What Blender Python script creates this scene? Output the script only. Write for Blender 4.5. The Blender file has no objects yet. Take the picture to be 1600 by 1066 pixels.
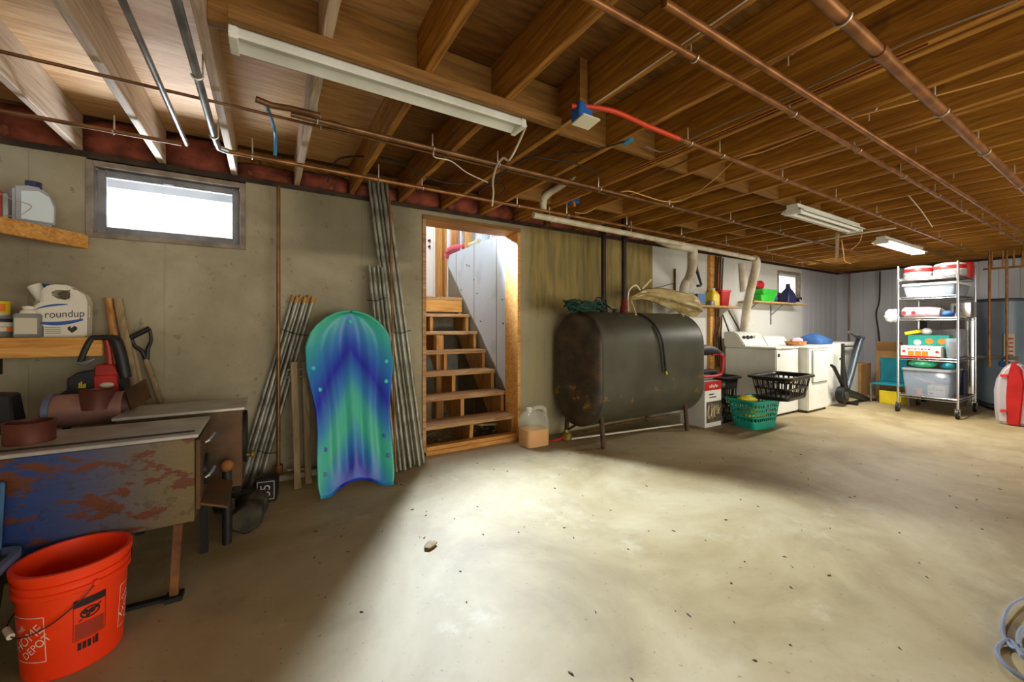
import bpy, bmesh, math, random
from mathutils import Vector, Matrix
random.seed(7)
R = math.radians
scene = bpy.context.scene
col = scene.collection

# ------------------------------------------------------------------ camera
F, CX, CY, TH, CAMH = 627.0, 800.0, 511.0, R(31.35), 1.2
cam = bpy.data.cameras.new('camera')
cam.sensor_width = 36.0
cam.lens = F / 1600.0 * 36.0
cam.shift_y = (CY - 533.0) / 1600.0
cam.clip_start = 0.05
cam_o = bpy.data.objects.new('camera', cam)
cam_o.location = (0, 0, CAMH)
cam_o.rotation_euler = (R(90), 0, -TH)
col.objects.link(cam_o)
scene.camera = cam_o

# ------------------------------------------------------------------ world, light, exposure
w = bpy.data.worlds.new('world'); scene.world = w; w.use_nodes = True
bg = w.node_tree.nodes['Background']
bg.inputs[0].default_value = (0.80, 0.90, 1.0, 1); bg.inputs[1].default_value = 2.6
vs = scene.view_settings
vs.view_transform = 'Standard'; vs.look = 'None'; vs.gamma = 1.0; vs.use_curve_mapping = False
vs.exposure = 0.25

def area(name, loc, target, sx, sy, power, color, spread=None):
    l = bpy.data.lights.new(name, 'AREA'); l.shape = 'RECTANGLE'; l.size = sx; l.size_y = sy
    l.energy = power; l.color = color
    if spread: l.spread = spread
    o = bpy.data.objects.new(name, l); o.location = loc
    o.rotation_euler = (Vector(target) - Vector(loc)).to_track_quat('-Z', 'Y').to_euler()
    col.objects.link(o); return o
def point(name, loc, power, color, radius):
    l = bpy.data.lights.new(name, 'POINT'); l.energy = power; l.color = color; l.shadow_soft_size = radius
    o = bpy.data.objects.new(name, l); o.location = loc; col.objects.link(o); return o
# added warm fill lamp behind the camera, set in a made-up wall opening
area('warm_fill_light', (3.2, -3.42, 1.05), (3.2, 0, 1.15), 7.5, 1.9, 120, (1.0, 0.82, 0.46))
# lamp at the head of the stairwell, above the door header
point('stairwell_lamp_light', (1.80, 5.3, 3.3), 60, (0.86, 0.93, 1.0), 0.2)
sp = bpy.data.lights.new('stairwell_spot_light', 'SPOT'); sp.energy = 2050; sp.color = (0.72, 0.86, 1.0); sp.shadow_soft_size = .10
sp.spot_size = R(75); sp.spot_blend = 1.0
sp_o = bpy.data.objects.new('stairwell_spot_light', sp); sp_o.location = (1.80, 4.62, 2.66)
sp_o.rotation_euler = (Vector((1.62, -.3, .0)) - Vector((1.80, 4.62, 2.66))).to_track_quat('-Z', 'Y').to_euler(); col.objects.link(sp_o)
# daylight pouring through the two basement windows
area('window_daylight', (-0.565, 4.40, 1.52), (-0.5, 2.6, 2.5), 0.9, 0.35, 120, (0.78, 0.88, 1.0))
area('far_window_daylight', (8.07, 4.40, 1.48), (8.0, 2.6, 2.5), 0.9, 0.35, 120, (0.86, 0.92, 1.0))

# ------------------------------------------------------------------ helpers
def ray(px, py):
    r = (px - CX) / F; u = (CY - py) / F
    c, s = math.cos(TH), math.sin(TH)
    return Vector((r * c + s, c - r * s, u))
def P(px, py, X=None, Y=None, Z=None):
    d = ray(px, py)
    if X is not None: t = X / d.x
    elif Y is not None: t = Y / d.y
    else: t = (Z - CAMH) / d.z
    return Vector((0, 0, CAMH)) + d * t

def lin(r, g, b):
    f = lambda c: (c / 255 / 12.92) if c / 255 <= .04045 else ((c / 255 + .055) / 1.055) ** 2.4
    return (f(r), f(g), f(b), 1)

def origin(p):
    v = Vector((0, 0, 0))
    while p is not None:
        v += p.location; p = p.parent
    return v

class B:
    def __init__(s, m=None): s.v = []; s.f = []; s.uv = None; s.m = m
    def add(s, vs, fs):
        k = len(s.v)
        s.v += [(s.m @ Vector(q)) if s.m else Vector(q) for q in vs]
        s.f += [tuple(i + k for i in f) for f in fs]; return s
    def box(s, x0, x1, y0, y1, z0, z1):
        vs = [(x, y, z) for z in (z0, z1) for y in (y0, y1) for x in (x0, x1)]
        return s.add(vs, [(0, 2, 3, 1), (4, 5, 7, 6), (0, 1, 5, 4), (2, 6, 7, 3), (0, 4, 6, 2), (1, 3, 7, 5)])
    def beam(s, p0, p1, w, h, up=(0, 0, 1)):
        p0, p1 = Vector(p0), Vector(p1); d = (p1 - p0).normalized(); up = Vector(up)
        if abs(d.dot(up)) > .99: up = Vector((0, 1, 0))
        a = d.cross(up).normalized() * w / 2; b = a.cross(d).normalized() * h / 2
        vs = [p + i * a + j * b for p in (p0, p1) for i, j in ((-1, -1), (1, -1), (1, 1), (-1, 1))]
        return s.add(vs, [(3, 2, 1, 0), (4, 5, 6, 7), (0, 1, 5, 4), (1, 2, 6, 5), (2, 3, 7, 6), (3, 0, 4, 7)])
    def tube(s, pts, r, n=8, caps=True, smooth=0, flat=1.0):
        pts = [Vector(p) for p in pts]
        rs = list(r) if isinstance(r, (list, tuple)) else [r] * len(pts)
        if smooth and len(pts) > 2:
            q, qr = [], []
            for i in range(len(pts) - 1):
                a, b, c, d = pts[max(i - 1, 0)], pts[i], pts[i + 1], pts[min(i + 2, len(pts) - 1)]
                for k in range(smooth):
                    t = k / smooth
                    q.append(.5 * ((2 * b) + (c - a) * t + (2 * a - 5 * b + 4 * c - d) * t * t + (3 * b - a - 3 * c + d) * t ** 3))
                    qr.append(rs[i] * (1 - t) + rs[i + 1] * t)
            q.append(pts[-1]); qr.append(rs[-1]); pts, rs = q, qr
        vs, fs = [], []; prev = None
        for i, p in enumerate(pts):
            d = (pts[min(i + 1, len(pts) - 1)] - pts[max(i - 1, 0)])
            d = d.normalized() if d.length > 1e-9 else Vector((0, 0, 1))
            if prev is None:
                up = Vector((0, 0, 1)) if abs(d.z) < .9 else Vector((0, 1, 0))
                a = d.cross(up).normalized()
            else:
                a = (prev - d * prev.dot(d)).normalized()
            prev = a; b = d.cross(a)
            for k in range(n):
                t = 2 * math.pi * k / n
                vs.append(p + (a * math.cos(t) + b * math.sin(t) * flat) * rs[i])
        for i in range(len(pts) - 1):
            for k in range(n):
                fs.append((i * n + k, i * n + (k + 1) % n, (i + 1) * n + (k + 1) % n, (i + 1) * n + k))
        if caps:
            fs.append(tuple(range(n - 1, -1, -1))); fs.append(tuple((len(pts) - 1) * n + k for k in range(n)))
        return s.add(vs, fs)
    def cyl(s, p0, p1, r0, r1=None, n=14, caps=True):
        return s.tube([p0, p1], [r0, r0 if r1 is None else r1], n, caps)
    def lathe(s, prof, c=(0, 0, 0), n=24, sx=1, sy=1, closed=False, rot=0):
        c = Vector(c); vs, fs = [], []
        for r, z in prof:
            for k in range(n):
                t = 2 * math.pi * k / n + rot
                vs.append(c + Vector((r * math.cos(t) * sx, r * math.sin(t) * sy, z)))
        m = len(prof)
        for i in range(m - 1 + (1 if closed else 0)):
            j = (i + 1) % m
            for k in range(n):
                fs.append((i * n + k, i * n + (k + 1) % n, j * n + (k + 1) % n, j * n + k))
        if not closed:
            if prof[0][0] > 1e-6: fs.append(tuple(range(n - 1, -1, -1)))
            if prof[-1][0] > 1e-6: fs.append(tuple((m - 1) * n + k for k in range(n)))
        return s.add(vs, fs)
    def prism(s, poly, fn, d0, d1):
        n = len(poly)
        vs = [fn(a, b, d0) for a, b in poly] + [fn(a, b, d1) for a, b in poly]
        fs = [tuple(range(n - 1, -1, -1)), tuple(range(n, 2 * n))]
        fs += [(i, (i + 1) % n, n + (i + 1) % n, n + i) for i in range(n)]
        return s.add(vs, fs)
    def loft(s, rings, cap0=True, cap1=True):
        n = len(rings[0]); vs = [p for r in rings for p in r]; fs = []
        for i in range(len(rings) - 1):
            for k in range(n):
                fs.append((i * n + k, i * n + (k + 1) % n, (i + 1) * n + (k + 1) % n, (i + 1) * n + k))
        if cap0: fs.append(tuple(range(n - 1, -1, -1)))
        if cap1: fs.append(tuple((len(rings) - 1) * n + k for k in range(n)))
        return s.add(vs, fs)
    def ell(s, c, rx, ry, rz, n=16, m=8, jit=0):
        vs = [(c[0], c[1], c[2] - rz)]; fs = []
        for i in range(1, m):
            a = -math.pi / 2 + math.pi * i / m
            for k in range(n):
                t = 2 * math.pi * k / n; j = 1 + random.uniform(-jit, jit)
                vs.append((c[0] + rx * j * math.cos(a) * math.cos(t), c[1] + ry * j * math.cos(a) * math.sin(t), c[2] + rz * j * math.sin(a)))
        vs.append((c[0], c[1], c[2] + rz)); L = len(vs) - 1
        for k in range(n):
            fs.append((0, 1 + (k + 1) % n, 1 + k)); fs.append((L, L - n + k, L - n + (k + 1) % n))
        for i in range(m - 2):
            for k in range(n):
                a0 = 1 + i * n
                fs.append((a0 + k, a0 + (k + 1) % n, a0 + n + (k + 1) % n, a0 + n + k))
        return s.add(vs, fs)
    def text(s, body, size, fn, align='CENTER'):
        cu = bpy.data.curves.new('lettering', 'FONT'); cu.body = body; cu.size = size; cu.align_x = align; cu.align_y = 'CENTER'
        ob = bpy.data.objects.new('lettering', cu); me = bpy.data.meshes.new_from_object(ob)
        s.add([fn(q.co.x, q.co.y) for q in me.vertices], [tuple(p.vertices) for p in me.polygons])
        bpy.data.objects.remove(ob); bpy.data.curves.remove(cu); bpy.data.meshes.remove(me); return s
    def build(s, name, mat, parent=None, smooth=True, bevel=0, seg=1, solid=0, loc=None, fix=True, kind=None, label=None, ang=38):
        if loc is None:
            if parent is not None: loc = origin(parent)
            else:
                xs, ys, zs = zip(*[(q.x, q.y, q.z) for q in s.v])
                loc = Vector(((min(xs) + max(xs)) / 2, (min(ys) + max(ys)) / 2, min(zs)))
        loc = Vector(loc)
        me = bpy.data.meshes.new(name)
        me.from_pydata([q - loc for q in s.v], [], s.f)
        bm = bmesh.new(); bm.from_mesh(me)
        if fix: bmesh.ops.recalc_face_normals(bm, faces=bm.faces)
        if bevel:
            es = [e for e in bm.edges if len(e.link_faces) == 2 and e.calc_face_angle(0) > R(35)]
            bmesh.ops.bevel(bm, geom=es, offset=bevel, segments=seg, affect='EDGES', clamp_overlap=True)
        bm.to_mesh(me); bm.free()
        if smooth:
            me.shade_smooth(); me.set_sharp_from_angle(angle=R(ang))
        if s.uv is not None:
            ul = me.uv_layers.new(name='UVMap')
            for l in me.loops: ul.data[l.index].uv = s.uv[l.vertex_index]
        me.materials.append(MAT[mat] if isinstance(mat, str) else mat)
        o = bpy.data.objects.new(name, me); col.objects.link(o)
        if parent is not None: o.parent = parent
        else: o.location = loc
        if solid:
            md = o.modifiers.new('shell', 'SOLIDIFY'); md.thickness = solid; md.offset = 0
        if kind: o['kind'] = kind
        if label: o['label'] = label
        return o

def tag(o, label, cat, group=None):
    o['label'] = label; o['category'] = cat
    if group: o['group'] = group
    return o
def thing(name, label, cat, loc, group=None):
    o = bpy.data.objects.new(name, None); o.location = loc; o.empty_display_size = .1
    col.objects.link(o); return tag(o, label, cat, group)
def struct(o): o['kind'] = 'structure'; return o
def inst(o, loc, parent=None, rot=None):
    c = o.copy(); col.objects.link(c); c.location = loc
    if rot: c.rotation_euler = rot
    if parent is not None: c.parent = parent
    return c
def rrect(cx, cy, z, w, d, r, n=4):
    pts = []
    for sx, sy, a0 in ((1, 1, 0), (-1, 1, 90), (-1, -1, 180), (1, -1, 270)):
        for k in range(n + 1):
            a = R(a0 + 90 * k / n)
            pts.append(Vector((cx + sx * (w / 2 - r) + r * math.cos(a), cy + sy * (d / 2 - r) + r * math.sin(a), z)))
    return pts

# ------------------------------------------------------------------ materials
MAT = {}
def mk(name, c1, c2=None, scale=6, rough=.6, metal=0, bump=0, stretch=(1, 1, 1), c3=None, lo=.38, hi=.62, detail=6, trans=0, ior=1.45, alpha=1, emit=None, es=0, spec=.5, p3=.75, coat=0):
    m = bpy.data.materials.new(name); m.use_nodes = True; nt = m.node_tree; n = nt.nodes
    b = n['Principled BSDF']
    b.inputs['Roughness'].default_value = rough; b.inputs['Metallic'].default_value = metal
    b.inputs['IOR'].default_value = ior; b.inputs['Specular IOR Level'].default_value = spec
    b.inputs['Transmission Weight'].default_value = trans; b.inputs['Alpha'].default_value = alpha
    b.inputs['Coat Weight'].default_value = coat
    C1 = lin(*c1); b.inputs['Base Color'].default_value = C1
    if emit: b.inputs['Emission Color'].default_value = lin(*emit); b.inputs['Emission Strength'].default_value = es
    if c2 or bump:
        tc = n.new('ShaderNodeTexCoord'); mp = n.new('ShaderNodeMapping'); mp.inputs['Scale'].default_value = stretch
        nz = n.new('ShaderNodeTexNoise'); nz.inputs['Scale'].default_value = scale; nz.inputs['Detail'].default_value = detail
        nt.links.new(tc.outputs['Object'], mp.inputs[0]); nt.links.new(mp.outputs[0], nz.inputs[0])
        if c2:
            cr = n.new('ShaderNodeValToRGB'); e = cr.color_ramp.elements
            e[0].position = lo; e[0].color = C1; e[1].position = hi; e[1].color = lin(*c2)
            if c3: x = cr.color_ramp.elements.new(p3); x.color = lin(*c3)
            nt.links.new(nz.outputs[0], cr.inputs[0]); nt.links.new(cr.outputs[0], b.inputs['Base Color'])
        if bump:
            bp = n.new('ShaderNodeBump'); bp.inputs['Strength'].default_value = bump; bp.inputs['Distance'].default_value = .01
            nt.links.new(nz.outputs[0], bp.inputs['Height']); nt.links.new(bp.outputs[0], b.inputs['Normal'])
    MAT[name] = m; return m

class NG:
    """small node-graph helper"""
    def __init__(s, name, rough=.8):
        s.m = bpy.data.materials.new(name); s.m.use_nodes = True; s.nt = s.m.node_tree; s.n = s.nt.nodes
        s.b = s.n['Principled BSDF']; s.b.inputs['Roughness'].default_value = rough
        s.tc = s.n.new('ShaderNodeTexCoord'); MAT[name] = s.m
        s.sep = s.n.new('ShaderNodeSeparateXYZ'); s.L(s.tc.outputs['Object'], s.sep.inputs[0])
    def L(s, a, b): s.nt.links.new(a, b)
    def noise(s, scale, detail=6, stretch=(1, 1, 1), rough=.5, dist=0):
        mp = s.n.new('ShaderNodeMapping'); mp.inputs['Scale'].default_value = stretch; s.L(s.tc.outputs['Object'], mp.inputs[0])
        z = s.n.new('ShaderNodeTexNoise'); z.inputs['Scale'].default_value = scale; z.inputs['Detail'].default_value = detail
        z.inputs['Roughness'].default_value = rough; z.inputs['Distortion'].default_value = dist
        s.L(mp.outputs[0], z.inputs[0]); return z.outputs[0]
    def ramp(s, v, stops):
        r = s.n.new('ShaderNodeValToRGB'); e = r.color_ramp.elements
        while len(e) < len(stops): e.new(.5)
        for k, (p, c) in enumerate(stops):
            e[k].position = p; e[k].color = c if len(c) == 4 else (lin(*c))
        s.L(v, r.inputs[0]); return r.outputs[0]
    def mask(s, v, lo, hi):
        r = s.n.new('ShaderNodeMapRange'); r.interpolation_type = 'SMOOTHSTEP'
        r.inputs[1].default_value = lo; r.inputs[2].default_value = hi; s.L(v, r.inputs[0]); return r.outputs[0]
    def math(s, op, a, b=None):
        x = s.n.new('ShaderNodeMath'); x.operation = op
        for i, q in enumerate((a, b)):
            if q is None: continue
            if isinstance(q, (int, float)): x.inputs[i].default_value = q
            else: s.L(q, x.inputs[i])
        return x.outputs[0]
    def mix(s, f, a, b, mode='MIX'):
        x = s.n.new('ShaderNodeMix'); x.data_type = 'RGBA'; x.blend_type = mode
        if isinstance(f, (int, float)): x.inputs[0].default_value = f
        else: s.L(f, x.inputs[0])
        for i, q in ((6, a), (7, b)):
            if isinstance(q, tuple): x.inputs[i].default_value = lin(*q)
            else: s.L(q, x.inputs[i])
        return x.outputs[2]
    def out(s, c, bump=None, bs=.3, bd=.01):
        s.L(c, s.b.inputs['Base Color'])
        if bump is not None:
            bp = s.n.new('ShaderNodeBump'); bp.inputs['Strength'].default_value = bs; bp.inputs['Distance'].default_value = bd
            s.L(bump, bp.inputs['Height']); s.L(bp.outputs[0], s.b.inputs['Normal'])

# floor slab: pale trowelled concrete with brown stains, scuffs and specks
g = NG('floor', .62)
n1 = g.noise(.9, 8, rough=.6, dist=.6); n2 = g.noise(3.2, 10, rough=.65); n3 = g.noise(38, 4); n4 = g.noise(9, 8, (1, 3.5, 1), .7)
c = g.ramp(n1, [(.32, (124, 104, 66)), (.46, (150, 132, 94)), (.6, (168, 152, 118))])
c = g.mix(g.math('MULTIPLY', g.mask(n2, .50, .74), .4), c, (112, 94, 62)); c = g.mix(g.math('MULTIPLY', g.mask(n4, .60, .72), .25), c, (104, 92, 74))
c = g.mix(g.math('MULTIPLY', g.mask(n3, .66, .72), .6), c, (90, 78, 62))
c = g.mix(g.math('MULTIPLY', g.mask(g.noise(2.1, 10, rough=.7), .56, .68), .35), c, (186, 176, 152))
g.out(c, n2, .18)
# poured concrete wall: grey-tan with damp yellow stain behind the tank and white paint on its far half
g = NG('wall', .85)
X, Z = g.sep.outputs[0], g.sep.outputs[2]
n1 = g.noise(1.6, 8, rough=.62, dist=.4); n2 = g.noise(14, 8, rough=.7); n3 = g.noise(5, 6, (2.6, 1, .35))
c = g.ramp(n1, [(.3, (134, 123, 100)), (.5, (156, 146, 120)), (.68, (172, 164, 140))])
c = g.mix(g.math('MULTIPLY', g.mask(n2, .60, .68), .5), c, (86, 78, 62))
st = g.math('MULTIPLY', g.mask(X, .05, .35), g.math('SUBTRACT', 1, g.mask(X, 1.0, 1.3)))
st = g.math('MULTIPLY', st, g.mask(g.math('ADD', Z, g.math('MULTIPLY', n1, .25)), 1.88, 1.96))
c = g.mix(g.math('MULTIPLY', st, .55), c, (80, 74, 54))
yel = g.mix(g.mask(n3, .40, .62), (146, 124, 58), (112, 98, 48))
yel = g.mix(g.math('MULTIPLY', g.mask(g.math('ADD', Z, g.math('MULTIPLY', n2, .3)), 1.62, 1.44), .75), yel, (168, 158, 126))
c = g.mix(g.math('MULTIPLY', g.mask(X, 2.2, 2.5), .85), c, yel)
wh = g.mix(g.mask(n2, .62, .7), (203, 201, 196), (170, 166, 154))
c = g.mix(g.mask(X, 4.385, 4.40), c, wh)
g.out(c, n2, .35)
def wood(name, a, b_, d_, stretch, rough=.65, knots=True):
    g = NG(name, rough); n = g.noise(3.2, 8, stretch, .6, 1.4)
    c = g.ramp(n, [(.34, a), (.5, b_), (.66, d_)])
    if knots: c = g.mix(g.math('MULTIPLY', g.mask(g.noise(2.6, 2, (1, 1, 1)), .76, .80), .5), c, (90, 54, 18))
    g.out(c, n, .12)
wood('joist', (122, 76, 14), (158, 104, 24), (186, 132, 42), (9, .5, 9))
wood('joist_window_lit', (168, 140, 112), (196, 172, 146), (212, 194, 172), (9, .5, 9))  # paler copy of the joist wood, window light put into its colour
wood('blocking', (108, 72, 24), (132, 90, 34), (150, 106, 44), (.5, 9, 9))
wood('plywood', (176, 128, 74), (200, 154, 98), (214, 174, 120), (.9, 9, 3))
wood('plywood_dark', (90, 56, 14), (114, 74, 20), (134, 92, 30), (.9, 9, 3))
wood('plank', (176, 116, 44), (204, 144, 66), (220, 166, 88), (.7, 8, 8))
wood('stud', (150, 98, 38), (182, 126, 58), (200, 148, 84), (8, 8, .6))
wood('tread', (134, 92, 48), (172, 128, 80), (194, 158, 114), (.7, 8, 8))
wood('handle', (150, 96, 40), (186, 130, 66), (206, 156, 92), (6, 6, .6), .5, False)
wood('oldwood', (116, 96, 66), (146, 124, 90), (164, 146, 112), (6, 6, .6), .75, False)
mk('sill', (66, 48, 32), (40, 30, 22), 8, .8)
mk('dark', (22, 20, 18), rough=.7)
mk('black', (18, 18, 20), (32, 31, 32), 9, .5)
mk('blackpipe', (30, 18, 14), (52, 34, 26), 12, .55, .3)
mk('copper', (164, 112, 66), (122, 80, 46), 7, .42, .6, stretch=(1, 1, 1))
mk('copper_dull', (140, 98, 62), (106, 74, 46), 7, .45, .6)
mk('silver', (176, 176, 178), (130, 130, 132), 6, .34, .8)
mk('galv', (168, 168, 156), (118, 116, 102), 9, .5, .55, stretch=(3, 3, 1))
mk('chrome', (206, 206, 208), rough=.2, metal=.95)
mk('strap', (200, 192, 178), rough=.4, metal=.6)
mk('white_enamel', (224, 224, 216), (214, 214, 204), 3, .35)
mk('white_enamel_side', (176, 176, 168), (166, 166, 158), 3, .45)
mk('lamp_housing', (228, 228, 220), (212, 212, 202), 5, .4)
mk('tube_unlit', (232, 232, 226), rough=.3)
mk('tube_lit', (255, 255, 255), emit=(255, 252, 244), es=14)
mk('white_pvc', (206, 198, 178), (182, 170, 144), 7, .5)
mk('cable_white', (216, 204, 184), rough=.5)
mk('cable_yellow', (206, 158, 92), rough=.5)
mk('frame_grey', (138, 140, 146), (112, 112, 116), 8, .5)
mk('frame_wood', (150, 136, 122), (116, 104, 92), 8, .7)
mk('stair_white', (218, 222, 226), (196, 202, 208), 3, .7, bump=.1)
mk('door_white', (226, 216, 208), rough=.5)
mk('siding', (188, 188, 192), (176, 176, 180), 2, .6, stretch=(1, 1, .3))
mk('insul', (150, 78, 58), (98, 48, 36), 7, .95, bump=1.0, c3=(186, 118, 94), p3=.8)
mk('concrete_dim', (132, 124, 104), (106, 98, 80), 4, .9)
mk('sky_daylight', (255, 255, 255), emit=(236, 243, 255), es=1.15)
mk('red_pex', (206, 62, 30), rough=.4)
mk('blue_pex', (58, 140, 196), rough=.4)
mk('blue_box', (26, 92, 170), rough=.5)
mk('plate_white', (214, 208, 186), rough=.5)
gl = mk('glass', (206, 212, 216), (226, 230, 232), 5, .2, alpha=.3)

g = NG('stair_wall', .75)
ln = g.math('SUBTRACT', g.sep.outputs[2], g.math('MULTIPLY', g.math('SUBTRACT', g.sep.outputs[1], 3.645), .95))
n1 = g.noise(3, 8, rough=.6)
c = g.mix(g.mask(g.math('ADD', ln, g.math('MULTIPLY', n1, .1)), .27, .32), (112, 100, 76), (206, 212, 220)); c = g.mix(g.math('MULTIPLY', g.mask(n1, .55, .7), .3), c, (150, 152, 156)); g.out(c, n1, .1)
# ------------------------------------------------------------------ room shell
W, H, JB, JT = 3.6, 2.283, 2.325, 2.56
XL, XR, YF = -1.75, 10.05, -3.5
b = B().box(XL - .2, XR + .2, YF - .2, W + .25, -.15, 0).box(1.0, 2.5, W + .25, 5.35, -.15, 0)
floor = struct(b.build('floor', 'floor', loc=(0, 0, 0)))
b = B()
xs = [XL - .2, -.99, -.14, 1.22, 2.29, 7.66, 8.48, XR + .2]
for i in range(7):
    x0, x1 = xs[i], xs[i + 1]
    if i == 1: zs = [(0, 1.775)]
    elif i == 3: zs = [(2.235, H)]
    elif i == 5: zs = [(0, 1.735), (2.2, H)]
    else: zs = [(0, H)]
    for z0, z1 in zs: b.box(x0, x1, W, W + .25, z0, z1)
wall_back = struct(b.build('wall_back', 'wall', loc=(0, 0, 0)))
for x in (-1.24, -.603, .02, .69, 2.62, 3.25, 3.87):
    z1 = 1.775 if -.99 < x < -.14 else H
    B().box(x - .003, x + .003, W - .004, W, 0, z1).build('form_seam', 'wall', wall_back, smooth=False)
wall_left = struct(B().box(XL - .2, XL, YF, W, 0, H).build('wall_left', 'wall', loc=(-20, 0, 0)))
wall_right = struct(B().box(XR, XR + .2, YF, W, 0, H).build('wall_right', 'siding', loc=(0, 0, 0)))
bd = None
for k in range(33):                                   # grooved panel boards on the far wall
    y = W - .012 - k * .215
    if bd is None: bd = B().box(XR - .014, XR, y - .213, y, 0, H).build('panel_board', 'siding', wall_right, smooth=False, bevel=.004); y0 = y
    else: inst(bd, (0, y - y0, 0), wall_right)
bd = None
for k in range(7):
    x = 8.56 + k * .212
    if bd is None: bd = B().box(x, x + .21, W - .014, W, 0, H).build('panel_board', 'siding', wall_back, smooth=False, bevel=.005); x0 = x
    else: inst(bd, (x - x0, 0, 0), wall_back)
b = B().box(XL - .2, -.6, YF - .2, YF, 0, 2.55).box(7.0, XR + .2, YF - .2, YF, 0, 2.55).box(-.6, 7.0, YF - .2, YF, 2.05, 2.55)  # wide gap added to hold the warm fill lamp
struct(b.build('wall_front', 'concrete_dim', loc=(0, 0, 0)))

# ceiling: subfloor, plywood sheets, joists, blocking, sill plates, insulation
b = B().box(XL - .2, XR + .2, YF - .2, W + .3, JT + .02, JT + .09)
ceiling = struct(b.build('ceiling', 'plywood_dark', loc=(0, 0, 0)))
for ix in range(10):
    for iy in range(3):
        x0 = XL + ix * 1.22; y1 = W + .02 - iy * 2.44
        pale = ix <= 1  # sheets near the window: its light put into a paler plywood colour
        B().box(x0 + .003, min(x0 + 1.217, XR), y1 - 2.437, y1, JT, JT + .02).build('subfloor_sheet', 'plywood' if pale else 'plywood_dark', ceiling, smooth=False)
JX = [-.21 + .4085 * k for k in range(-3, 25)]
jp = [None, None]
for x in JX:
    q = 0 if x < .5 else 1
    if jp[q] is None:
        jp[q] = B().box(x - .019, x + .019, YF, W + .02, JB, JT).build('joist', 'joist_window_lit' if q == 0 else 'joist', ceiling, smooth=False, bevel=.003); jp[q]['x0'] = x
    else:
        o = inst(jp[q], (x - jp[q]['x0'], 0, 0), ceiling)
# sistered joists near the lamp
for x in (2.28, 3.10):
    B().box(x + .005, x + .043, -1.0, W + .02, JB, JT - .01).build('joist', 'joist', ceiling, smooth=False, bevel=.003)
bl = None
for k in range(len(JX) - 1):
    x0, x1 = JX[k] + .019, JX[k + 1] - .019
    if k in (0, 1, 2): continue
    yy = 1.82 + (.02 if k % 2 else -.02)
    if bl is None: bl = B().box(x0, x1, yy, yy + .038, JB + .005, JT - .01).build('blocking', 'blocking', ceiling, smooth=False, bevel=.003); bx0, by0 = x0, yy
    else: inst(bl, (x0 - bx0, yy - by0, 0), ceiling)
for k in (8, 10, 13, 15):                              # short blocks nearer the wall
    inst(bl, (JX[k] + .019 - bx0, 2.75 - by0 + .1 * (k % 3), 0), ceiling)
B().box(XL, XR + .2, W + .005, W + .15, H, JB).build('sill_plate', 'sill', ceiling, smooth=False)
B().box(XL, XR + .2, W + .15, W + .19, H, JT + .03).build('rim_board', 'joist', ceiling, smooth=False)
B().box(XR, XR + .15, YF, W, H, JB).build('sill_plate', 'sill', ceiling, smooth=False)
B().box(XR + .02, XR + .06, YF, W + .2, H, JT + .03).build('rim_board', 'joist', ceiling, smooth=False)
random.seed(3)
for k in range(len(JX) - 1):
    if JX[k] > 6.2: break
    x0, x1 = JX[k] + .022, JX[k + 1] - .022
    hgt = JT - .03 if k < 3 else JB + random.uniform(.10, .18)
    b = B(); n = 6; m = 5; vs, fs = [], []
    for i in range(n + 1):
        for j in range(m + 1):
            z = H + .044 + (hgt - H - .044) * j / m
            bulge = .10 * math.sin(math.pi * (i + .3) / (n + .6)) ** .5 * math.sin(math.pi * (j + .6) / (m + 1.2)) ** .5
            vs.append((x0 + (x1 - x0) * i / n, W + .06 - bulge + random.uniform(-.014, .014), z))
    for i in range(n):
        for j in range(m):
            a = i * (m + 1) + j; fs.append((a, a + m + 1, a + m + 2, a + 1))
    b.add(vs, fs).build('insulation_batt', 'insul', ceiling, solid=.02)

# windows
def window(name, x0, x1, z0, z1, mframe, well=True):
    w_ = struct(bpy.data.objects.new(name, None)); w_.location = ((x0 + x1) / 2, W, z0); col.objects.link(w_)
    t = .035
    b = B()
    for a in ((x0, x0 + t, z0, z1), (x1 - t, x1, z0, z1), (x0 + t, x1 - t, z0, z0 + t), (x0 + t, x1 - t, z1 - t, z1)):
        b.box(a[0], a[1], W - .012, W + .16, a[2], a[3])
    b.build('window_buck', 'frame_wood', w_, smooth=False, bevel=.003)
    t2, s = .045, t + .004
    b = B()
    for a in ((x0 + s, x0 + s + t2, z0 + s, z1 - s), (x1 - s - t2, x1 - s, z0 + s, z1 - s), (x0 + s + t2, x1 - s - t2, z0 + s, z0 + s + t2), (x0 + s + t2, x1 - s - t2, z1 - s - t2, z1 - s)):
        b.box(a[0], a[1], W + .04, W + .075, a[2], a[3])
    b.build('sash', mframe, w_, smooth=False, bevel=.004)
    B().box(x0 + s + t2, x1 - s - t2, W + .055, W + .060, z0 + s + t2, z1 - s - t2).build('pane', 'glass', w_, smooth=False)
    return w_
w1 = window('window_1', -.99, -.14, 1.775, 2.27, 'frame_grey')
B().box(-.62, -.56, W + .028, W + .04, 2.19, 2.215).build('window_latch', 'frame_grey', w1, smooth=False, bevel=.003)
w2 = window('window_2', 7.66, 8.48, 1.735, 2.2, 'white_enamel')
# window well outside: glowing sky panel behind, grey deck boards over the top
for k, (x0, x1, z0, z1) in enumerate(((-2.6, 1.0, 1.3, 3.0), (6.2, 11.5, 1.3, 3.0))):
    B().box(x0, x1, W + 1.15, W + 1.17, z0, z1).build('sky_backdrop', 'sky_daylight', (w1, w2)[k], smooth=False)
B().box(-1.6, .5, W + .30, W + .5, 2.19, 2.215).box(-1.6, .5, W + .29, W + .30, 2.185, 2.36).build('deck_board', 'frame_grey', w1, smooth=False)
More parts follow.
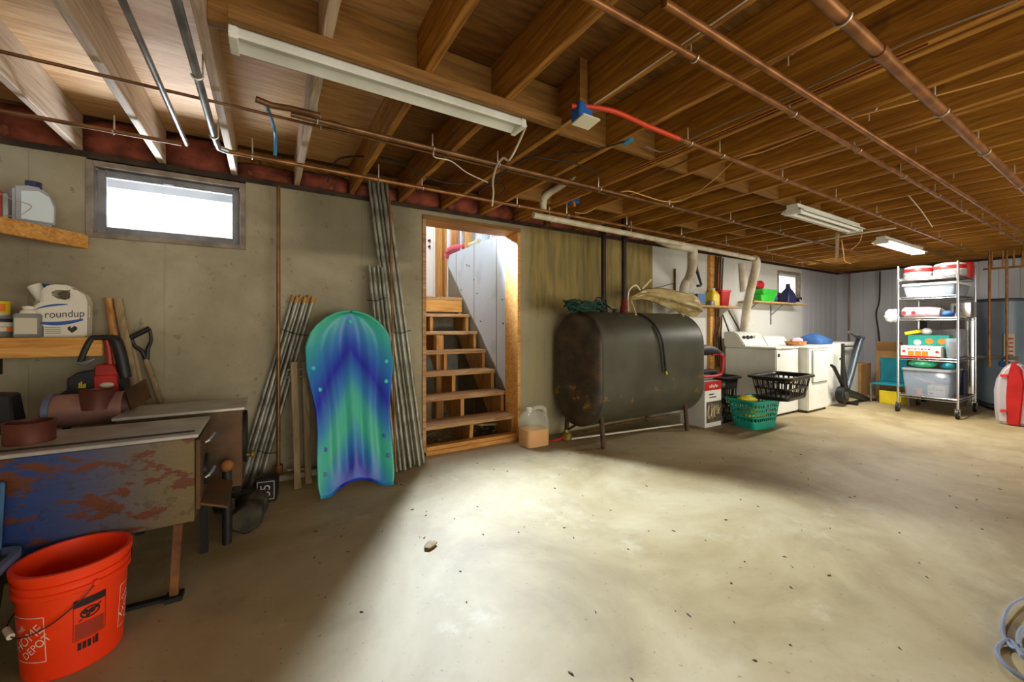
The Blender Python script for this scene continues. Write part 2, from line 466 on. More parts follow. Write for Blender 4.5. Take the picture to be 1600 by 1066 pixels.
# ------------------------------------------------------------------ doorway and stairwell
X0, X1 = 1.22, 2.29
d1 = struct(bpy.data.objects.new('door_1', None)); d1.location = (1.75, W, 0); col.objects.link(d1)
B().box(X0, X0 + .035, W - .015, W + .25, 0, 2.2).build('jamb', 'tread', d1, smooth=False, bevel=.003)
B().box(X1 - .035, X1, W - .015, W + .25, 0, 2.2).build('jamb', 'plank', d1, smooth=False, bevel=.003)
B().box(X0, X1, W - .02, W + .25, 2.2, 2.24).build('header', 'blocking', d1, smooth=False, bevel=.003)
B().box(X0, X1, W - .015, W + .075, 0, .04).build('threshold_plate', 'plank', d1, smooth=False, bevel=.003)
B().box(X0 + .04, X1 - .04, W - .005, W + .085, .04, .078).build('threshold_plate', 'plank', d1, smooth=False, bevel=.003)
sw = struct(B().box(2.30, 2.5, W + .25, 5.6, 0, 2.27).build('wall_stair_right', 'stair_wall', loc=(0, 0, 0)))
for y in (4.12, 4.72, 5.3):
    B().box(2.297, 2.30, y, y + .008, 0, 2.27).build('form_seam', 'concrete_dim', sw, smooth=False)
random.seed(5)
for k in range(9):
    y, z = random.uniform(3.95, 5.2), random.uniform(1.0, 2.1)
    B().cyl((2.293, y, z), (2.31, y, z), .009, n=8).build('form_tie_hole', 'dark', sw)
struct(B().box(1.0, 1.2, W + .25, 6.5, 0, 4.2).build('wall_stair_left', 'concrete_dim', loc=(0, 0, 0)))
struct(B().box(1.2, 2.5, 5.25, 5.35, 0, 1.56).build('wall_stair_under', 'concrete_dim', loc=(0, 0, 0)))
struct(B().box(1.0, 3.4, 6.42, 6.6, 1.5, 4.2).build('wall_stair_end', 'stair_white', loc=(0, 0, 0)))
struct(B().box(3.2, 3.4, W + .25, 6.5, 2.2, 4.2).build('wall_upstairs_right', 'stair_white', loc=(0, 0, 0)))
struct(B().box(2.5, 3.4, W + .25, 5.6, 2.15, 2.24).build('floor_upstairs', 'blocking', loc=(0, 0, 0)))
struct(B().box(1.0, 3.4, W + .06, 6.6, 4.2, 4.3).build('ceiling_stairs', 'stair_white', loc=(0, 0, 0)))
struct(B().box(1.0, 3.4, W + .19, W + .30, 2.283, 4.2).build('wall_stair_front', 'stair_white', loc=(0, 0, 0)))
struct(B().box(2.28, 3.2, 5.605, 6.42, 1.56, 1.60).build('floor_landing', 'tread', loc=(0, 0, 0)))
# stairs
st = thing('staircase', 'open wooden staircase rising behind the doorway', 'staircase', (1.75, 3.65, 0))
RISE, RUN = .2243, .2333
for k in range(6):
    y, z = 3.645 + k * RUN, .262 + k * .2213
    B().box(1.235, 2.275, y, y + .262, z - .042, z).build('tread', 'tread', st, smooth=False, bevel=.005)
def stringer(x):
    pts = [(3.70, 0)]
    for k in range(6):
        y, z = 3.665 + k * RUN, .262 + k * .2213 - .042
        pts += [(y, z), (y + RUN, z)]
    pts += [(5.08, 1.54), (5.24, 1.54), (5.24, 1.22), (4.02, 0)]
    B().prism(pts, lambda a, b_, d: (d, a, b_), x - .019, x + .019).build('stringer', 'stud', st, smooth=False)
for x in (2.25, 1.76, 1.26): stringer(x)
B().box(1.235, 2.275, 5.05, 5.088, 1.40, 1.562).build('landing_rim', 'plank', st, smooth=False, bevel=.004)
for k in range(6):
    y = 5.04 + k * .235
    B().box(1.21, 2.275, y, y + .23, 1.562, 1.60).build('landing_plank', 'tread', st, smooth=False, bevel=.003)
B().box(1.68, 1.77, 4.45, 4.54, 0, 1.1).build('post', 'stud', st, smooth=False, bevel=.004)
# clutter under the stairs
tag(B().box(1.32, 1.66, 4.55, 4.65, .0, .33).build('plank_offcut', 'oldwood', smooth=False, bevel=.006), 'short thick timber offcut standing under the stairs', 'timber')
o = B(Matrix.Translation((2.02, 3.98, .13)) @ Matrix.Rotation(R(28), 4, 'Z') @ Matrix.Rotation(R(10), 4, 'Y')).box(-.16, .16, -.11, .11, -.012, .012).build('scrap_board', 'oldwood', smooth=False, bevel=.003)
tag(o, 'loose scrap board lying behind the lowest stair tread', 'board')
random.seed(11); b = B()
for k in range(90):
    x, y = random.uniform(1.32, 2.2), random.uniform(3.72, 4.2); s_ = random.uniform(.008, .03)
    b.m = Matrix.Translation((x, y, random.uniform(.01, .05))) @ Matrix.Rotation(random.uniform(0, 6), 4, 'Z') @ Matrix.Rotation(random.uniform(-.6, .6), 4, 'X')
    b.box(-s_, s_, -s_ * .6, s_ * .6, -.003, .003)
mk('litter', (150, 140, 116), (86, 76, 52), 30, .8)
o = b.build('floor_litter', 'litter', smooth=False, kind='stuff'); tag(o, 'dry leaves and litter under the lowest stair tread', 'litter')
# house door at the head of the landing
d2 = struct(bpy.data.objects.new('door_2', None)); d2.location = (1.55, 6.38, 1.6); col.objects.link(d2)
YD = 6.36; DX0, DX1 = 1.45, 2.34
B().box(DX0, DX1, YD, YD + .045, 1.605, 2.82).box(DX0, 1.6, YD, YD + .045, 2.82, 3.1).box(2.20, DX1, YD, YD + .045, 2.82, 3.1).box(DX0, DX1, YD, YD + .045, 3.1, 3.65).build('door_leaf', 'door_white', d2, smooth=False)
B().box(1.6, 2.2, YD + .02, YD + .026, 2.82, 3.1).build('pane', 'sky_daylight', d2, smooth=False)
for x0, x1 in ((1.56, 1.84), (1.93, 2.21)):
    for ins, yy in ((0, .006), (.045, .010)):
        b = B(); a0, a1, z0, z1 = x0 + ins, x1 - ins, 2.03 + ins, 2.66 - ins
        for q in ((a0, a1, z0, z0 + .012), (a0, a1, z1 - .012, z1), (a0, a0 + .012, z0, z1), (a1 - .012, a1, z0, z1)):
            b.box(q[0], q[1], YD - yy, YD, q[2], q[3])
        b.build('panel_moulding', 'door_white', d2, smooth=False, bevel=.002)
for z in (2.62, 2.52):
    B().cyl((2.27, YD, z), (2.27, YD - .035, z), .018, .022).build('door_knob' if z < 2.6 else 'deadbolt', 'blackpipe', d2)
B().box(2.34, 2.37, YD - .03, YD + .05, 1.6, 3.6).build('door_casing', 'white_enamel', d2, smooth=False)
# open stud framing between the landing and upstairs, along the top of the white wall
fr = struct(bpy.data.objects.new('trim_1', None)); fr.location = (2.35, 5.6, 1.6); col.objects.link(fr)
for x0, x1, y0, y1, z0, mt in ((2.37, 2.45, 6.2, 6.34, 1.6, 'stud'), (2.46, 2.58, 6.1, 6.24, 1.6, 'stud'), (2.30, 2.39, 5.62, 5.66, 1.6, 'stair_white'), (2.32, 2.41, 5.52, 5.56, 2.27, 'stud'), (2.32, 2.38, 5.18, 5.22, 2.27, 'stair_white'), (2.32, 2.41, 5.02, 5.07, 2.27, 'stud'), (2.32, 2.41, 4.52, 4.56, 2.27, 'stair_white'), (2.32, 2.41, 4.30, 4.34, 2.27, 'stair_white'), (2.32, 2.41, 4.1, 4.14, 2.27, 'stud')):
    B().box(x0, x1, y0, y1, z0, 4.2).build('stud', mt, fr, smooth=False, bevel=.004)
B().box(2.44, 2.47, 4.6, 5.0, 2.27, 4.2).build('wall_panel', 'stair_white', fr, smooth=False)
mk('orange_mesh', (226, 92, 40), (186, 60, 24), 14, .7)
b = B()
for k in range(14): b.box(2.44, 2.46, 5.25 + .004 * k, 5.50, 2.28 + k * .075, 2.28 + k * .075 + .05)
b.build('wall_panel', 'orange_mesh', fr, smooth=False, label='orange ribbed panel between studs')
# rolled bundle on the ledge
t = thing('rolled_bundle', 'pink and beige rolled cloth bundle lying on the white stairwell ledge', 'bundle', (2.33, 5.2, 2.27))
mk('pink_cloth', (196, 84, 92), (150, 48, 58), 22, .9, bump=.6, c3=(228, 170, 160), p3=.72)
mk('beige_cloth', (206, 194, 166), (180, 168, 140), 16, .9, bump=.4)
B().tube([(2.31, 5.66, 2.25), (2.33, 5.56, 2.33), (2.36, 5.22, 2.335), (2.37, 5.08, 2.325)], [.07, .068, .05, .035], 10, smooth=4).build('pink_end', 'pink_cloth', t)
B().tube([(2.37, 5.10, 2.325), (2.38, 4.9, 2.318), (2.39, 4.76, 2.322)], [.034, .04, .048], 10, smooth=4).build('beige_end', 'beige_cloth', t)
# ------------------------------------------------------------------ left corner shelves and what stands on them
t = thing('corner_shelf', 'upper wooden corner shelf with a thick timber edge beside the window', 'shelf', (-1.35, 3.4, 1.71))
pts = [(-1.75, 3.6), (-1.0, 3.6), (-.985, 3.575), (-1.40, 2.93), (-1.75, 2.93)]
B().prism(pts, lambda a, c_, d: (a, c_, d), 1.765, 1.787).build('shelf_board', 'plank', t, smooth=False)
B().beam((-.985, 3.585, 1.738), (-1.42, 2.86, 1.738), .038, .085).build('edge_timber', 'plank', t, smooth=False, bevel=.004)
t = thing('wall_shelf', 'lower wooden wall shelf behind the rusty stoves', 'shelf', (-1.3, 3.4, 1.03))
B().box(-1.75, -.83, 3.3, 3.6, 1.116, 1.14).build('shelf_board', 'plank', t, smooth=False)
B().box(-1.75, -.83, 3.262, 3.30, 1.03, 1.14).build('edge_timber', 'plank', t, smooth=False, bevel=.004)
B().prism([(3.6, 1.116), (3.34, 1.116), (3.6, .92)], lambda a, c_, d: (d, a, c_), -1.38, -1.34).build('shelf_bracket', 'dark', t, smooth=False)
mk('jug_white', (226, 220, 206), (214, 208, 192), 4, .4)
mk('jug_grey', (170, 172, 182), (140, 142, 152), 4, .4)
mk('label_blue', (40, 82, 160), rough=.5); mk('label_dark', (36, 32, 34), rough=.6); mk('label_green', (60, 120, 52), rough=.5)
mk('label_pale', (206, 220, 228), rough=.5)
mk('red', (186, 32, 30), (160, 24, 24), 5, .45); mk('yellow', (232, 204, 40), (214, 184, 24), 5, .5); mk('orange', (226, 124, 34), rough=.5)
mk('tin', (150, 150, 144), (126, 126, 120), 6, .4, .5); mk('cream', (206, 198, 178), rough=.5); mk('navy', (36, 40, 78), rough=.5)
# motor oil jug on the upper shelf
t = thing('oil_jug', 'grey plastic oil jug with navy cap on the upper corner shelf', 'jug', (-1.17, 3.44, 1.787))
M0 = Matrix.Translation((-1.155, 3.42, 1.787)) @ Matrix.Rotation(R(28), 4, 'Z')
def slab(prof, d, m, mat, par, name, bev=.012):
    return B(m).prism(prof, lambda a, c_, y: (a, y, c_), -d / 2, d / 2).build(name, mat, par, bevel=bev, seg=2)
slab([(-.085, 0), (.075, 0), (.078, .12), (.06, .17), (.025, .215), (-.03, .215), (-.085, .195)], .11, M0, 'jug_grey', t, 'body')
B(M0).cyl((0.0, 0, .212), (0.0, 0, .25), .033, n=16).build('cap', 'navy', t)
slab([(-.055, .02), (.066, .02), (.068, .11), (.05, .165), (.01, .19), (-.055, .175)], .004, M0 @ Matrix.Translation((0, -.057, 0)), 'label_pale', t, 'label', 0)
t = thing('oil_can', 'small red squeeze bottle with white tip on the upper corner shelf', 'bottle', (-1.27, 3.30, 1.787))
M0 = Matrix.Translation((-1.275, 3.315, 1.787)) @ Matrix.Rotation(R(30), 4, 'Z')
B(M0).box(-.04, .03, -.03, .03, 0, .165).build('body', 'red', t, bevel=.008, seg=2)
B(M0).box(.03, .058, -.026, .03, 0, .15).build('rear_panel', 'tin', t, bevel=.006)
B(M0).lathe([(.034, .163), (.012, .185), (.008, .20), (.013, .205), (.011, .222), (0, .226)], n=12).build('nozzle', 'cream', t)
B(M0).prism([(-.02, .05), (.015, .05), (.015, .11), (-.02, .11)], lambda a, c_, y: (a, y, c_), -.0315, -.030).build('label', 'cream', t, smooth=False)
tag(B(Matrix.Translation((-1.36, 3.2, 1.787)) @ Matrix.Rotation(R(30), 4, 'Z')).lathe([(.04, 0), (.045, .01), (.045, .17), (.03, .2), (.02, .21), (.02, .23), (0, .232)], n=16).build('spray_can', 'black'), 'dark spray can at the picture edge of the upper corner shelf', 'can')
b = B().tube([P(0, 303, Y=3.2), P(20, 312, Y=3.22), P(48, 321, Y=3.22), P(42, 330, Y=3.2), P(28, 337, Y=3.18), P(6, 337, Y=3.1)], .0022, 5, smooth=5)
tag(b.build('loose_wire', 'strap'), 'thin loose wire hanging over the upper corner shelf', 'wire')
# weedkiller jug
t = thing('weedkiller_jug', 'large white weedkiller jug with handle on the lower wall shelf', 'jug', (-1.02, 3.42, 1.14))
M0 = Matrix.Translation((-1.03, 3.42, 1.14)) @ Matrix.Rotation(R(4), 4, 'Z') @ Matrix.Diagonal((.90, 1, 1.0, 1))
o = slab([(-.125, 0), (.115, 0), (.118, .21), (.105, .25), (.06, .285), (.03, .275), (.045, .245), (.03, .215), (-.02, .225), (-.05, .25), (-.035, .275), (.03, .275), (.06, .285), (.03, .306), (-.03, .306), (-.075, .292), (-.088, .262), (-.085, .21), (-.125, .17)], .13, M0, 'jug_white', t, 'body', .008)
B(M0).box(.118, .124, -.03, .03, .115, .19).build('level_strip', 'cream', t, bevel=.002)
yb = -.0665
f = lambda x, z: M0 @ Vector((x, yb, z))
b = B(); b.text('roundup', .052, lambda x, y: f(x * 1.0 - .0 + .018, y * 1.15 + .134 + x * .06)); b.build('lettering', 'label_dark', t, smooth=False)
b = B(); arc = [(-.10 + .2 * k / 12, .078 - .018 * math.sin(math.pi * k / 12) + .02 * k / 12) for k in range(13)]
B().prism(arc + [(x, z + .012 + .010 * math.sin(math.pi * k / 12)) for k, (x, z) in reversed(list(enumerate(arc)))], lambda a, c_, d: f(a, c_) + Vector((0, d, 0)), 0, .001).build('label_swoosh', 'label_blue', t, smooth=False)
arc = [(-.11 + .14 * k / 10, .155 + .035 * (k / 10) ** .6) for k in range(11)]
B().prism(arc + [(x, z + .004 + .008 * math.sin(math.pi * k / 10)) for k, (x, z) in reversed(list(enumerate(arc)))], lambda a, c_, d: f(a, c_) + Vector((0, d, 0)), 0, .001).build('label_swoosh', 'label_blue', t, smooth=False)
B().prism([(-.12, .005), (-.075, .005), (-.075, .065), (-.12, .065)], lambda a, c_, d: f(a, c_) + Vector((0, d, 0)), -.0005, .001).build('label_patch', 'label_dark', t, smooth=False)
b = B()
for k in range(4): b.prism([(-.07, .022 + k * .011), (0, .022 + k * .011), (0, .025 + k * .011), (-.07, .025 + k * .011)], lambda a, c_, d: f(a, c_) + Vector((0, d, 0)), 0, .001)
hx = [(.04, .052), (.055, .066), (.068, .058), (.068, .045), (.045, .024), (.025, .045), (.025, .058), (.038, .066)]
b.prism(hx, lambda a, c_, d: f(a + .005, c_) + Vector((0, d, 0)), 0, .0008)
b.build('label_print', 'label_dark', t, smooth=False)
B(M0).tube([(-.09, 0, .215), (-.13, 0, .29), (-.135, 0, .30)], [.03, .034, .034], 12).build('spout', 'jug_white', t)
t = thing('funnel_bottle', 'white blue-topped bottle behind the weedkiller jug', 'bottle', (-1.14, 3.50, 1.14))
B().lathe([(.042, 0), (.045, .02), (.045, .2), (.03, .235), (.03, .245), (.045, .285)], (-1.145, 3.525, 1.14), 16).build('body', 'jug_white', t)
B().lathe([(.048, .283), (.048, .297), (.02, .305), (.018, .318), (0, .32)], (-1.145, 3.525, 1.14), 16).build('cap', 'label_blue', t)
t = thing('solvent_tin', 'pale rectangular solvent tin with white cap in front of the weedkiller jug', 'tin', (-1.13, 3.36, 1.14))
B().box(-1.195, -1.095, 3.305, 3.350, 1.14, 1.275).build('body', 'tin', t, bevel=.006, seg=2)
B().lathe([(.034, .135), (.03, .15), (.016, .158), (.022, .16), (.022, .175), (0, .18)], (-1.145, 3.328, 1.14), 14, sy=.6).build('cap', 'jug_white', t)
B().box(-1.188, -1.102, 3.3035, 3.305, 1.16, 1.25).build('label', 'cream', t, smooth=False)
t = thing('stain_can', 'grey can with orange label on the lower wall shelf', 'can', (-1.275, 3.38, 1.14))
def can(t, c, r, h, mb, bands):
    B().lathe([(r, 0), (r * 1.03, .004), (r, .008), (r, h - .012), (r * 1.04, h - .008), (r * 1.04, h), (r * .9, h), (r * .88, h - .008), (0, h - .008)], c, 28).build('body', mb, t)
    for z0, z1, a0, a1, m in bands:
        b = B(); n = 10; vs = []
        for k in range(n + 1):
            a = R(a0 + (a1 - a0) * k / n)
            for z in (z0, z1): vs.append((c[0] + (r + .0012) * math.cos(a), c[1] + (r + .0012) * math.sin(a), c[2] + z))
        b.add(vs, [(2 * k, 2 * k + 2, 2 * k + 3, 2 * k + 1) for k in range(n)]); b.build('label_band', m, t)
can(t, (-1.285, 3.38, 1.14), .078, .125, 'tin', [(.035, .06, -130, -20, 'orange'), (.062, .085, -130, -20, 'cream'), (.088, .105, -130, -20, 'label_dark'), (.036, .058, -85, -40, 'cream')])
t = thing('yellow_can', 'small yellow tin stacked on the grey orange-labelled can', 'can', (-1.275, 3.38, 1.265))
can(t, (-1.285, 3.38, 1.257), .054, .085, 'yellow', [(.03, .07, -75, -30, 'orange'), (.002, .02, -130, -10, 'cream')])
t = thing('dark_can', 'dark can at the picture edge of the lower wall shelf', 'can', (-1.46, 3.38, 1.14))
can(t, (-1.455, 3.37, 1.14), .08, .125, 'black', [(.03, .08, -100, -20, 'orange')])

# ------------------------------------------------------------------ wood stoves
g = NG('stove_rust', .42); g.b.inputs['Metallic'].default_value = .35
Xs, Zs = g.sep.outputs[0], g.sep.outputs[2]
n1 = g.noise(7, 8, (1, 1, 2.2), .62); n2 = g.noise(3, 6, (1, 1, 1.4)); n3 = g.noise(26, 6)
base = g.mix(g.mask(Xs, .42, -.12), (112, 96, 62), (40, 62, 116))
c = g.mix(g.mask(n1, .54, .58), base, (98, 54, 34)); c = g.mix(g.math('MULTIPLY', g.mask(n2, .60, .68), .8), c, (150, 100, 30))
c = g.mix(g.math('MULTIPLY', g.mask(n3, .60, .68), .35), c, (52, 38, 30)); g.out(c, n1, .2)
mk('stove_top', (188, 184, 178), (156, 150, 144), 5, .42, .45)
mk('stove_brown', (96, 66, 36), (66, 46, 26), 5, .5, .3)
mk('collar', (112, 58, 42), (88, 44, 34), 6, .5, .3); mk('collar_pink', (150, 112, 100), (122, 88, 78), 5, .5, .3); mk('steel_blue', (108, 122, 156), rough=.35, metal=.6)
mk('rust_leg', (132, 86, 40), (88, 52, 28), 10, .7, .2); mk('rust_knob', (140, 88, 40), (96, 56, 26), 16, .8)
mk('brass', (150, 130, 60), (110, 92, 40), 12, .5, .4)
t = thing('wood_stove', 'rusty blue steel box stove with open flue collar behind the orange bucket', 'stove', (-.7, 2.48, 0))
B().box(-1.12, -.28, 2.27, 2.68, .33, .705).build('firebox', 'stove_rust', t, smooth=False, bevel=.004)
B().box(-1.13, -.265, 2.262, 2.69, .705, .722).build('top_plate', 'stove_top', t, smooth=False, bevel=.003)
B().box(-1.13, -.285, 2.318, 2.332, .722, .727).build('top_rib', 'dark', t, smooth=False)
B().box(-.28, -.262, 2.295, 2.655, .37, .69).build('door', 'stove_brown', t, smooth=False, bevel=.004)
dr = B().cyl((-.262, 2.48, .5), (-.25, 2.48, .5), .075, n=20).build('draft_disc', 'black', t)
for z in (.668, .505):
    B().tube([(-.27, 2.36, z - .01), (-.235, 2.345, z), (-.22, 2.43, z + .012)], .007, 7, smooth=3).build('latch_handle', 'chrome', t)
B().add([(-.265, 2.30, .40), (-.265, 2.66, .40), (-.16, 2.66, .36), (-.16, 2.30, .36), (-.265, 2.30, .39), (-.265, 2.66, .39), (-.16, 2.66, .35), (-.16, 2.30, .35)], [(0, 1, 2, 3), (7, 6, 5, 4), (0, 3, 7, 4), (1, 5, 6, 2), (3, 2, 6, 7), (0, 4, 5, 1)]).build('hearth_plate', 'stove_brown', t, smooth=False)
B().beam((-.34, 2.31, .33), (-.352, 2.29, .02), .03, .03).build('leg', 'rust_leg', t, smooth=False)
B().beam((-.29, 2.64, .33), (-.287, 2.68, .0), .032, .03).build('leg', 'dark', t, smooth=False)
for y in (2.31, 2.64): B().beam((-1.06, y, .33), (-1.06, y, .0), .03, .03).build('leg', 'rust_leg', t, smooth=False)
B().beam((-.352, 2.29, .01), (-.62, 2.30, .01), .03, .014).build('foot_bar', 'dark', t, smooth=False)
B().box(-.38, -.32, 2.255, 2.32, 0, .02).build('foot', 'dark', t, smooth=False)
c = (-.845, 2.47, .722)
B().lathe([(.074, 0), (.074, .08), (.077, .086), (.068, .086), (.067, .0)], c, 32, closed=True).build('flue_collar', 'collar', t)
# second stove
t = thing('barrel_flue_stove', 'brown steel stove with round flue tee standing against the concrete wall', 'stove', (-.4, 2.95, 0))
B().box(-.665, -.125, 2.80, 3.15, .28, .72).build('firebox', 'stove_brown', t, smooth=False, bevel=.004)
B().box(-.675, -.112, 2.785, 3.16, .72, .737).build('top_plate', 'stove_top', t, smooth=False, bevel=.003, label='pale bare steel top plate')
B().box(-1.05, -.69, 3.16, 3.45, .70, .72).build('rear_shelf', 'dark', t, smooth=False)
for y in (3.19, 3.42):
    for x in (-1.02, -.72): B().beam((x, y, .70), (x, y, 0), .03, .03).build('shelf_leg', 'dark', t, smooth=False)
B().cyl((-.125, 2.97, .53), (-.108, 2.97, .53), .155, n=28).build('door', 'dark', t)
kn = B(Matrix.Translation((-.108, 2.86, .44)) @ Matrix.Rotation(R(90), 4, 'Y')).lathe([(.0, 0), (.012, .002), (.012, .02), (.025, .026), (.025, .04), (0, .046)], n=14); kn.build('door_knob', 'brass', t, label='brass door knob')
B().cyl((-.94, 2.98, .765), (-.665, 2.98, .765), .085, n=28, caps=False).build('flue_pipe', 'collar_pink', t)
B().tube([(-.955, 2.98, .765), (-.93, 2.98, .765)], .092, 28).build('flue_ring', 'steel_blue', t)
B().lathe([(.066, 0), (.066, .095), (.069, .10), (.062, .10), (.06, 0)], (-.765, 2.94, .77), 28, closed=True).build('flue_collar', 'collar', t)
B().beam((-.66, 3.0, .79), (-.60, 3.12, .84), .012, .12, ).build('damper_plate', 'stove_brown', t, smooth=False)
for x, y in ((-.63, 2.84), (-.63, 3.11), (-.16, 3.11)): B().beam((x, y, .28), (x, y, 0), .035, .035).build('leg', 'dark', t, smooth=False)
B().cyl((-.192, 2.72, 0), (-.192, 2.72, .40), .022, n=16).build('leg', 'black', t)
B().beam((-.192, 2.72, .39), (-.192, 2.82, .39), .03, .03).build('leg_bracket', 'dark', t, smooth=False)
B().ell((-.192, 2.72, .43), .034, .034, .034).build('rusty_knob', 'rust_knob', t)
# chainsaw on the shelf behind
t = thing('chainsaw', 'red and black chainsaw standing behind the stove flue under the wall shelf', 'chainsaw', (-.76, 3.30, .72))
YC = 3.27
q = lambda px, py: P(px, py, Y=YC)
mk('saw_red', (176, 34, 24), (140, 24, 18), 8, .45)
def sil(pp, mat, name, d0, d1, bev=.006):
    return B().prism([(q(*a).x, q(*a).z) for a in pp], lambda a, c_, d: (a, d, c_), d0, d1).build(name, mat, t, bevel=bev)
sil([(106, 592), (122, 582), (150, 578), (186, 578), (196, 600), (196, 636), (118, 636), (106, 620)], 'black', 'engine_housing', YC - .02, YC + .10)
sil([(150, 586), (186, 584), (190, 620), (152, 620)], 'saw_red', 'starter_cover', YC - .05, YC - .02)
sil([(150, 572), (158, 569), (180, 569), (186, 586), (150, 588)], 'saw_red', 'air_filter_cover', YC - .03, YC + .05)
B().ell((q(172, 600).x, YC - .055, q(172, 600).z), .032, .012, .016).build('pull_handle', 'cream', t)
B().tube([(q(126, 566).x, YC + .0, q(126, 566).z), (q(133, 548).x, YC, q(133, 548).z), (q(143, 530).x, YC, q(143, 530).z), (q(152, 528).x, YC, q(152, 528).z), (q(170, 528).x, YC, q(170, 528).z), (q(181, 532).x, YC, q(181, 532).z), (q(188, 552).x, YC, q(188, 552).z), (q(196, 590).x, YC, q(196, 590).z)], [.016, .018, .017, .016, .018, .028, .03, .03], 10, smooth=3).build('front_handle', 'black', t)
B().tube([q(166, 531), q(170, 548), q(172, 572)], [.010, .012, .018], 8, smooth=3).build('handle_brace', 'saw_red', t)
B().tube([q(122, 566), q(132, 568), q(148, 560)], [.012, .016, .006], 8, smooth=3).build('throttle', 'tin', t)
sil([(90, 618), (112, 606), (124, 616), (124, 628), (100, 626)], 'black', 'hand_guard', YC - .03, YC + .0)
b = B()
for k, (x, h_) in enumerate(((125, 8), (128, 10), (131, 6), (134, 7))): b.prism([(q(x, 606).x, q(x, 606).z), (q(x + 1.8, 606).x, q(x + 1.8, 606).z), (q(x + 2.4, 606 - h_).x, q(x, 606 - h_).z), (q(x + .6, 606 - h_).x, q(x, 606 - h_).z)], lambda a, c_, d: (a, d, c_), YC - .023, YC - .02)
b.build('number_badge', 'yellow', t, smooth=False)
# leaning handles
def lean(name, label, a, b_, r, mat, n=10, cat='handle', grp=None):
    return tag(B().tube([a, (a * .66 + b_ * .34), (a * .33 + b_ * .67), b_], r, n, flat=.7).build(name, mat), label, cat, grp)
lean('axe_handle', 'pale curved axe handle leaning left of the shovel', P(169, 466, Y=3.57), P(208, 640, Y=3.47) + Vector((.06, -.1, -.60)), [.018, .02, .024, .026], 'handle')
lean('hoe_handle', 'grey-brown straight tool handle leaning beside the shovel', P(184, 467, Y=3.56), P(224, 640, Y=3.5) + Vector((.09, -.06, -.62)), [.024, .024, .023, .022], 'oldwood')
lean('garden_stake', 'squared weathered stake leaning behind the tool handles', P(196, 500, Y=3.575), P(236, 640, Y=3.53) + Vector((.1, -.05, -.63)), [.015] * 4, 'oldwood', 4)
t = thing('shovel', 'shovel with black D-grip leaning on the concrete wall', 'shovel', (-.42, 3.45, 0))
a, b_ = P(228, 562, Y=3.55), P(252, 632, Y=3.5); dn = (b_ - a)
foot = a + dn * ((a.z - .02) / (a.z - b_.z))
B().tube([a, foot + (a - foot) * .3], .017, 10).build('shaft', 'oldwood', t)
B().tube([P(204, 528, Y=3.54), P(234, 513, Y=3.54)], .016, 10).build('grip', 'black', t)
B().tube([P(204, 523, Y=3.54), P(210, 540, Y=3.545), P(222, 549, Y=3.55), P(228, 562, Y=3.55)], [.008, .010, .012, .016], 8, smooth=3).tube([P(234, 515, Y=3.54), P(236, 532, Y=3.545), P(231, 545, Y=3.55), P(229, 562, Y=3.55)], [.008, .010, .012, .016], 8, smooth=3).build('yoke', 'black', t)
c0 = foot + (a - foot) * .32
B().loft([[c0 + Vector((x * w_, -.012 + .02 * abs(x), -z)) for x in (-1, -.5, 0, .5, 1)] + [c0 + Vector((x * w_, -.006 + .02 * abs(x), -z)) for x in (1, .5, 0, -.5, -1)] for w_, z in ((.025, 0), (.10, .06), (.11, .18), (.09, .26), (.02, .30))]).build('blade', 'tin', t)
# black case at the left edge
tag(B().loft([[P(-30, 690, Y=2.86), P(24, 690, Y=2.86), P(24, 690, Y=2.86) + Vector((0, .14, 0)), P(-30, 690, Y=2.86) + Vector((0, .14, 0))], [P(-30, 617, Y=2.88), P(16, 617, Y=2.88), P(16, 617, Y=2.88) + Vector((0, .1, 0)), P(-30, 617, Y=2.88) + Vector((0, .1, 0))]]).build('tool_case', 'black', bevel=.008), 'black upright tool case behind the blue stove at the picture edge', 'case')
tag(B().box(-1.34, -1.04, 2.82, 3.02, 0, P(10, 690, Y=2.86).z).build('storage_crate', 'dark', smooth=False, bevel=.006), 'dark crate under the black tool case behind the blue stove', 'crate')

# ------------------------------------------------------------------ orange bucket
mk('bucket', (238, 62, 16), (228, 52, 12), 4, .38); mk('logo_white', (236, 200, 186), rough=.5); mk('ink', (40, 14, 10), rough=.6); mk('ink_soft', (150, 42, 14), rough=.6)
BC = Vector((-.605, 2.095, 0)); A0 = -74.2
t = thing('bucket', 'bright orange plastic bucket with wire handle on the floor', 'bucket', BC)
rad = lambda z: .128 + .018 * z / .37
pr = [(0, .004), (.122, .0), (.128, .006), (rad(.28), .28), (rad(.28) + .008, .285), (rad(.3) + .008, .30), (rad(.3) + .001, .303), (rad(.32), .315), (rad(.32) + .007, .318), (rad(.33) + .007, .328), (rad(.335), .33), (rad(.35), .345), (rad(.35) + .010, .348), (rad(.37) + .010, .37), (rad(.37) - .003, .37), (.122, .012), (0, .012)]
B().lathe(pr, BC, 48).build('shell', 'bucket', t)
def wrap(a0, z0, off=.0015):
    def f(x, y):
        r = rad(z0 + y) + off; a = R(A0 + a0) + x / r
        return BC + Vector((r * math.cos(a), r * math.sin(a), z0 + y))
    return f
def wrect(b, f, x0, x1, y0, y1, n=6):
    vs = []
    for k in range(n + 1):
        x = x0 + (x1 - x0) * k / n; vs += [f(x, y0), f(x, y1)]
    b.add(vs, [(2 * k, 2 * k + 2, 2 * k + 3, 2 * k + 1) for k in range(n)])
def outline(b, f, x0, x1, y0, y1, w_=.0025):
    for q_ in ((x0, x1, y0, y0 + w_), (x0, x1, y1 - w_, y1), (x0, x0 + w_, y0, y1), (x1 - w_, x1, y0, y1)): wrect(b, f, *q_)
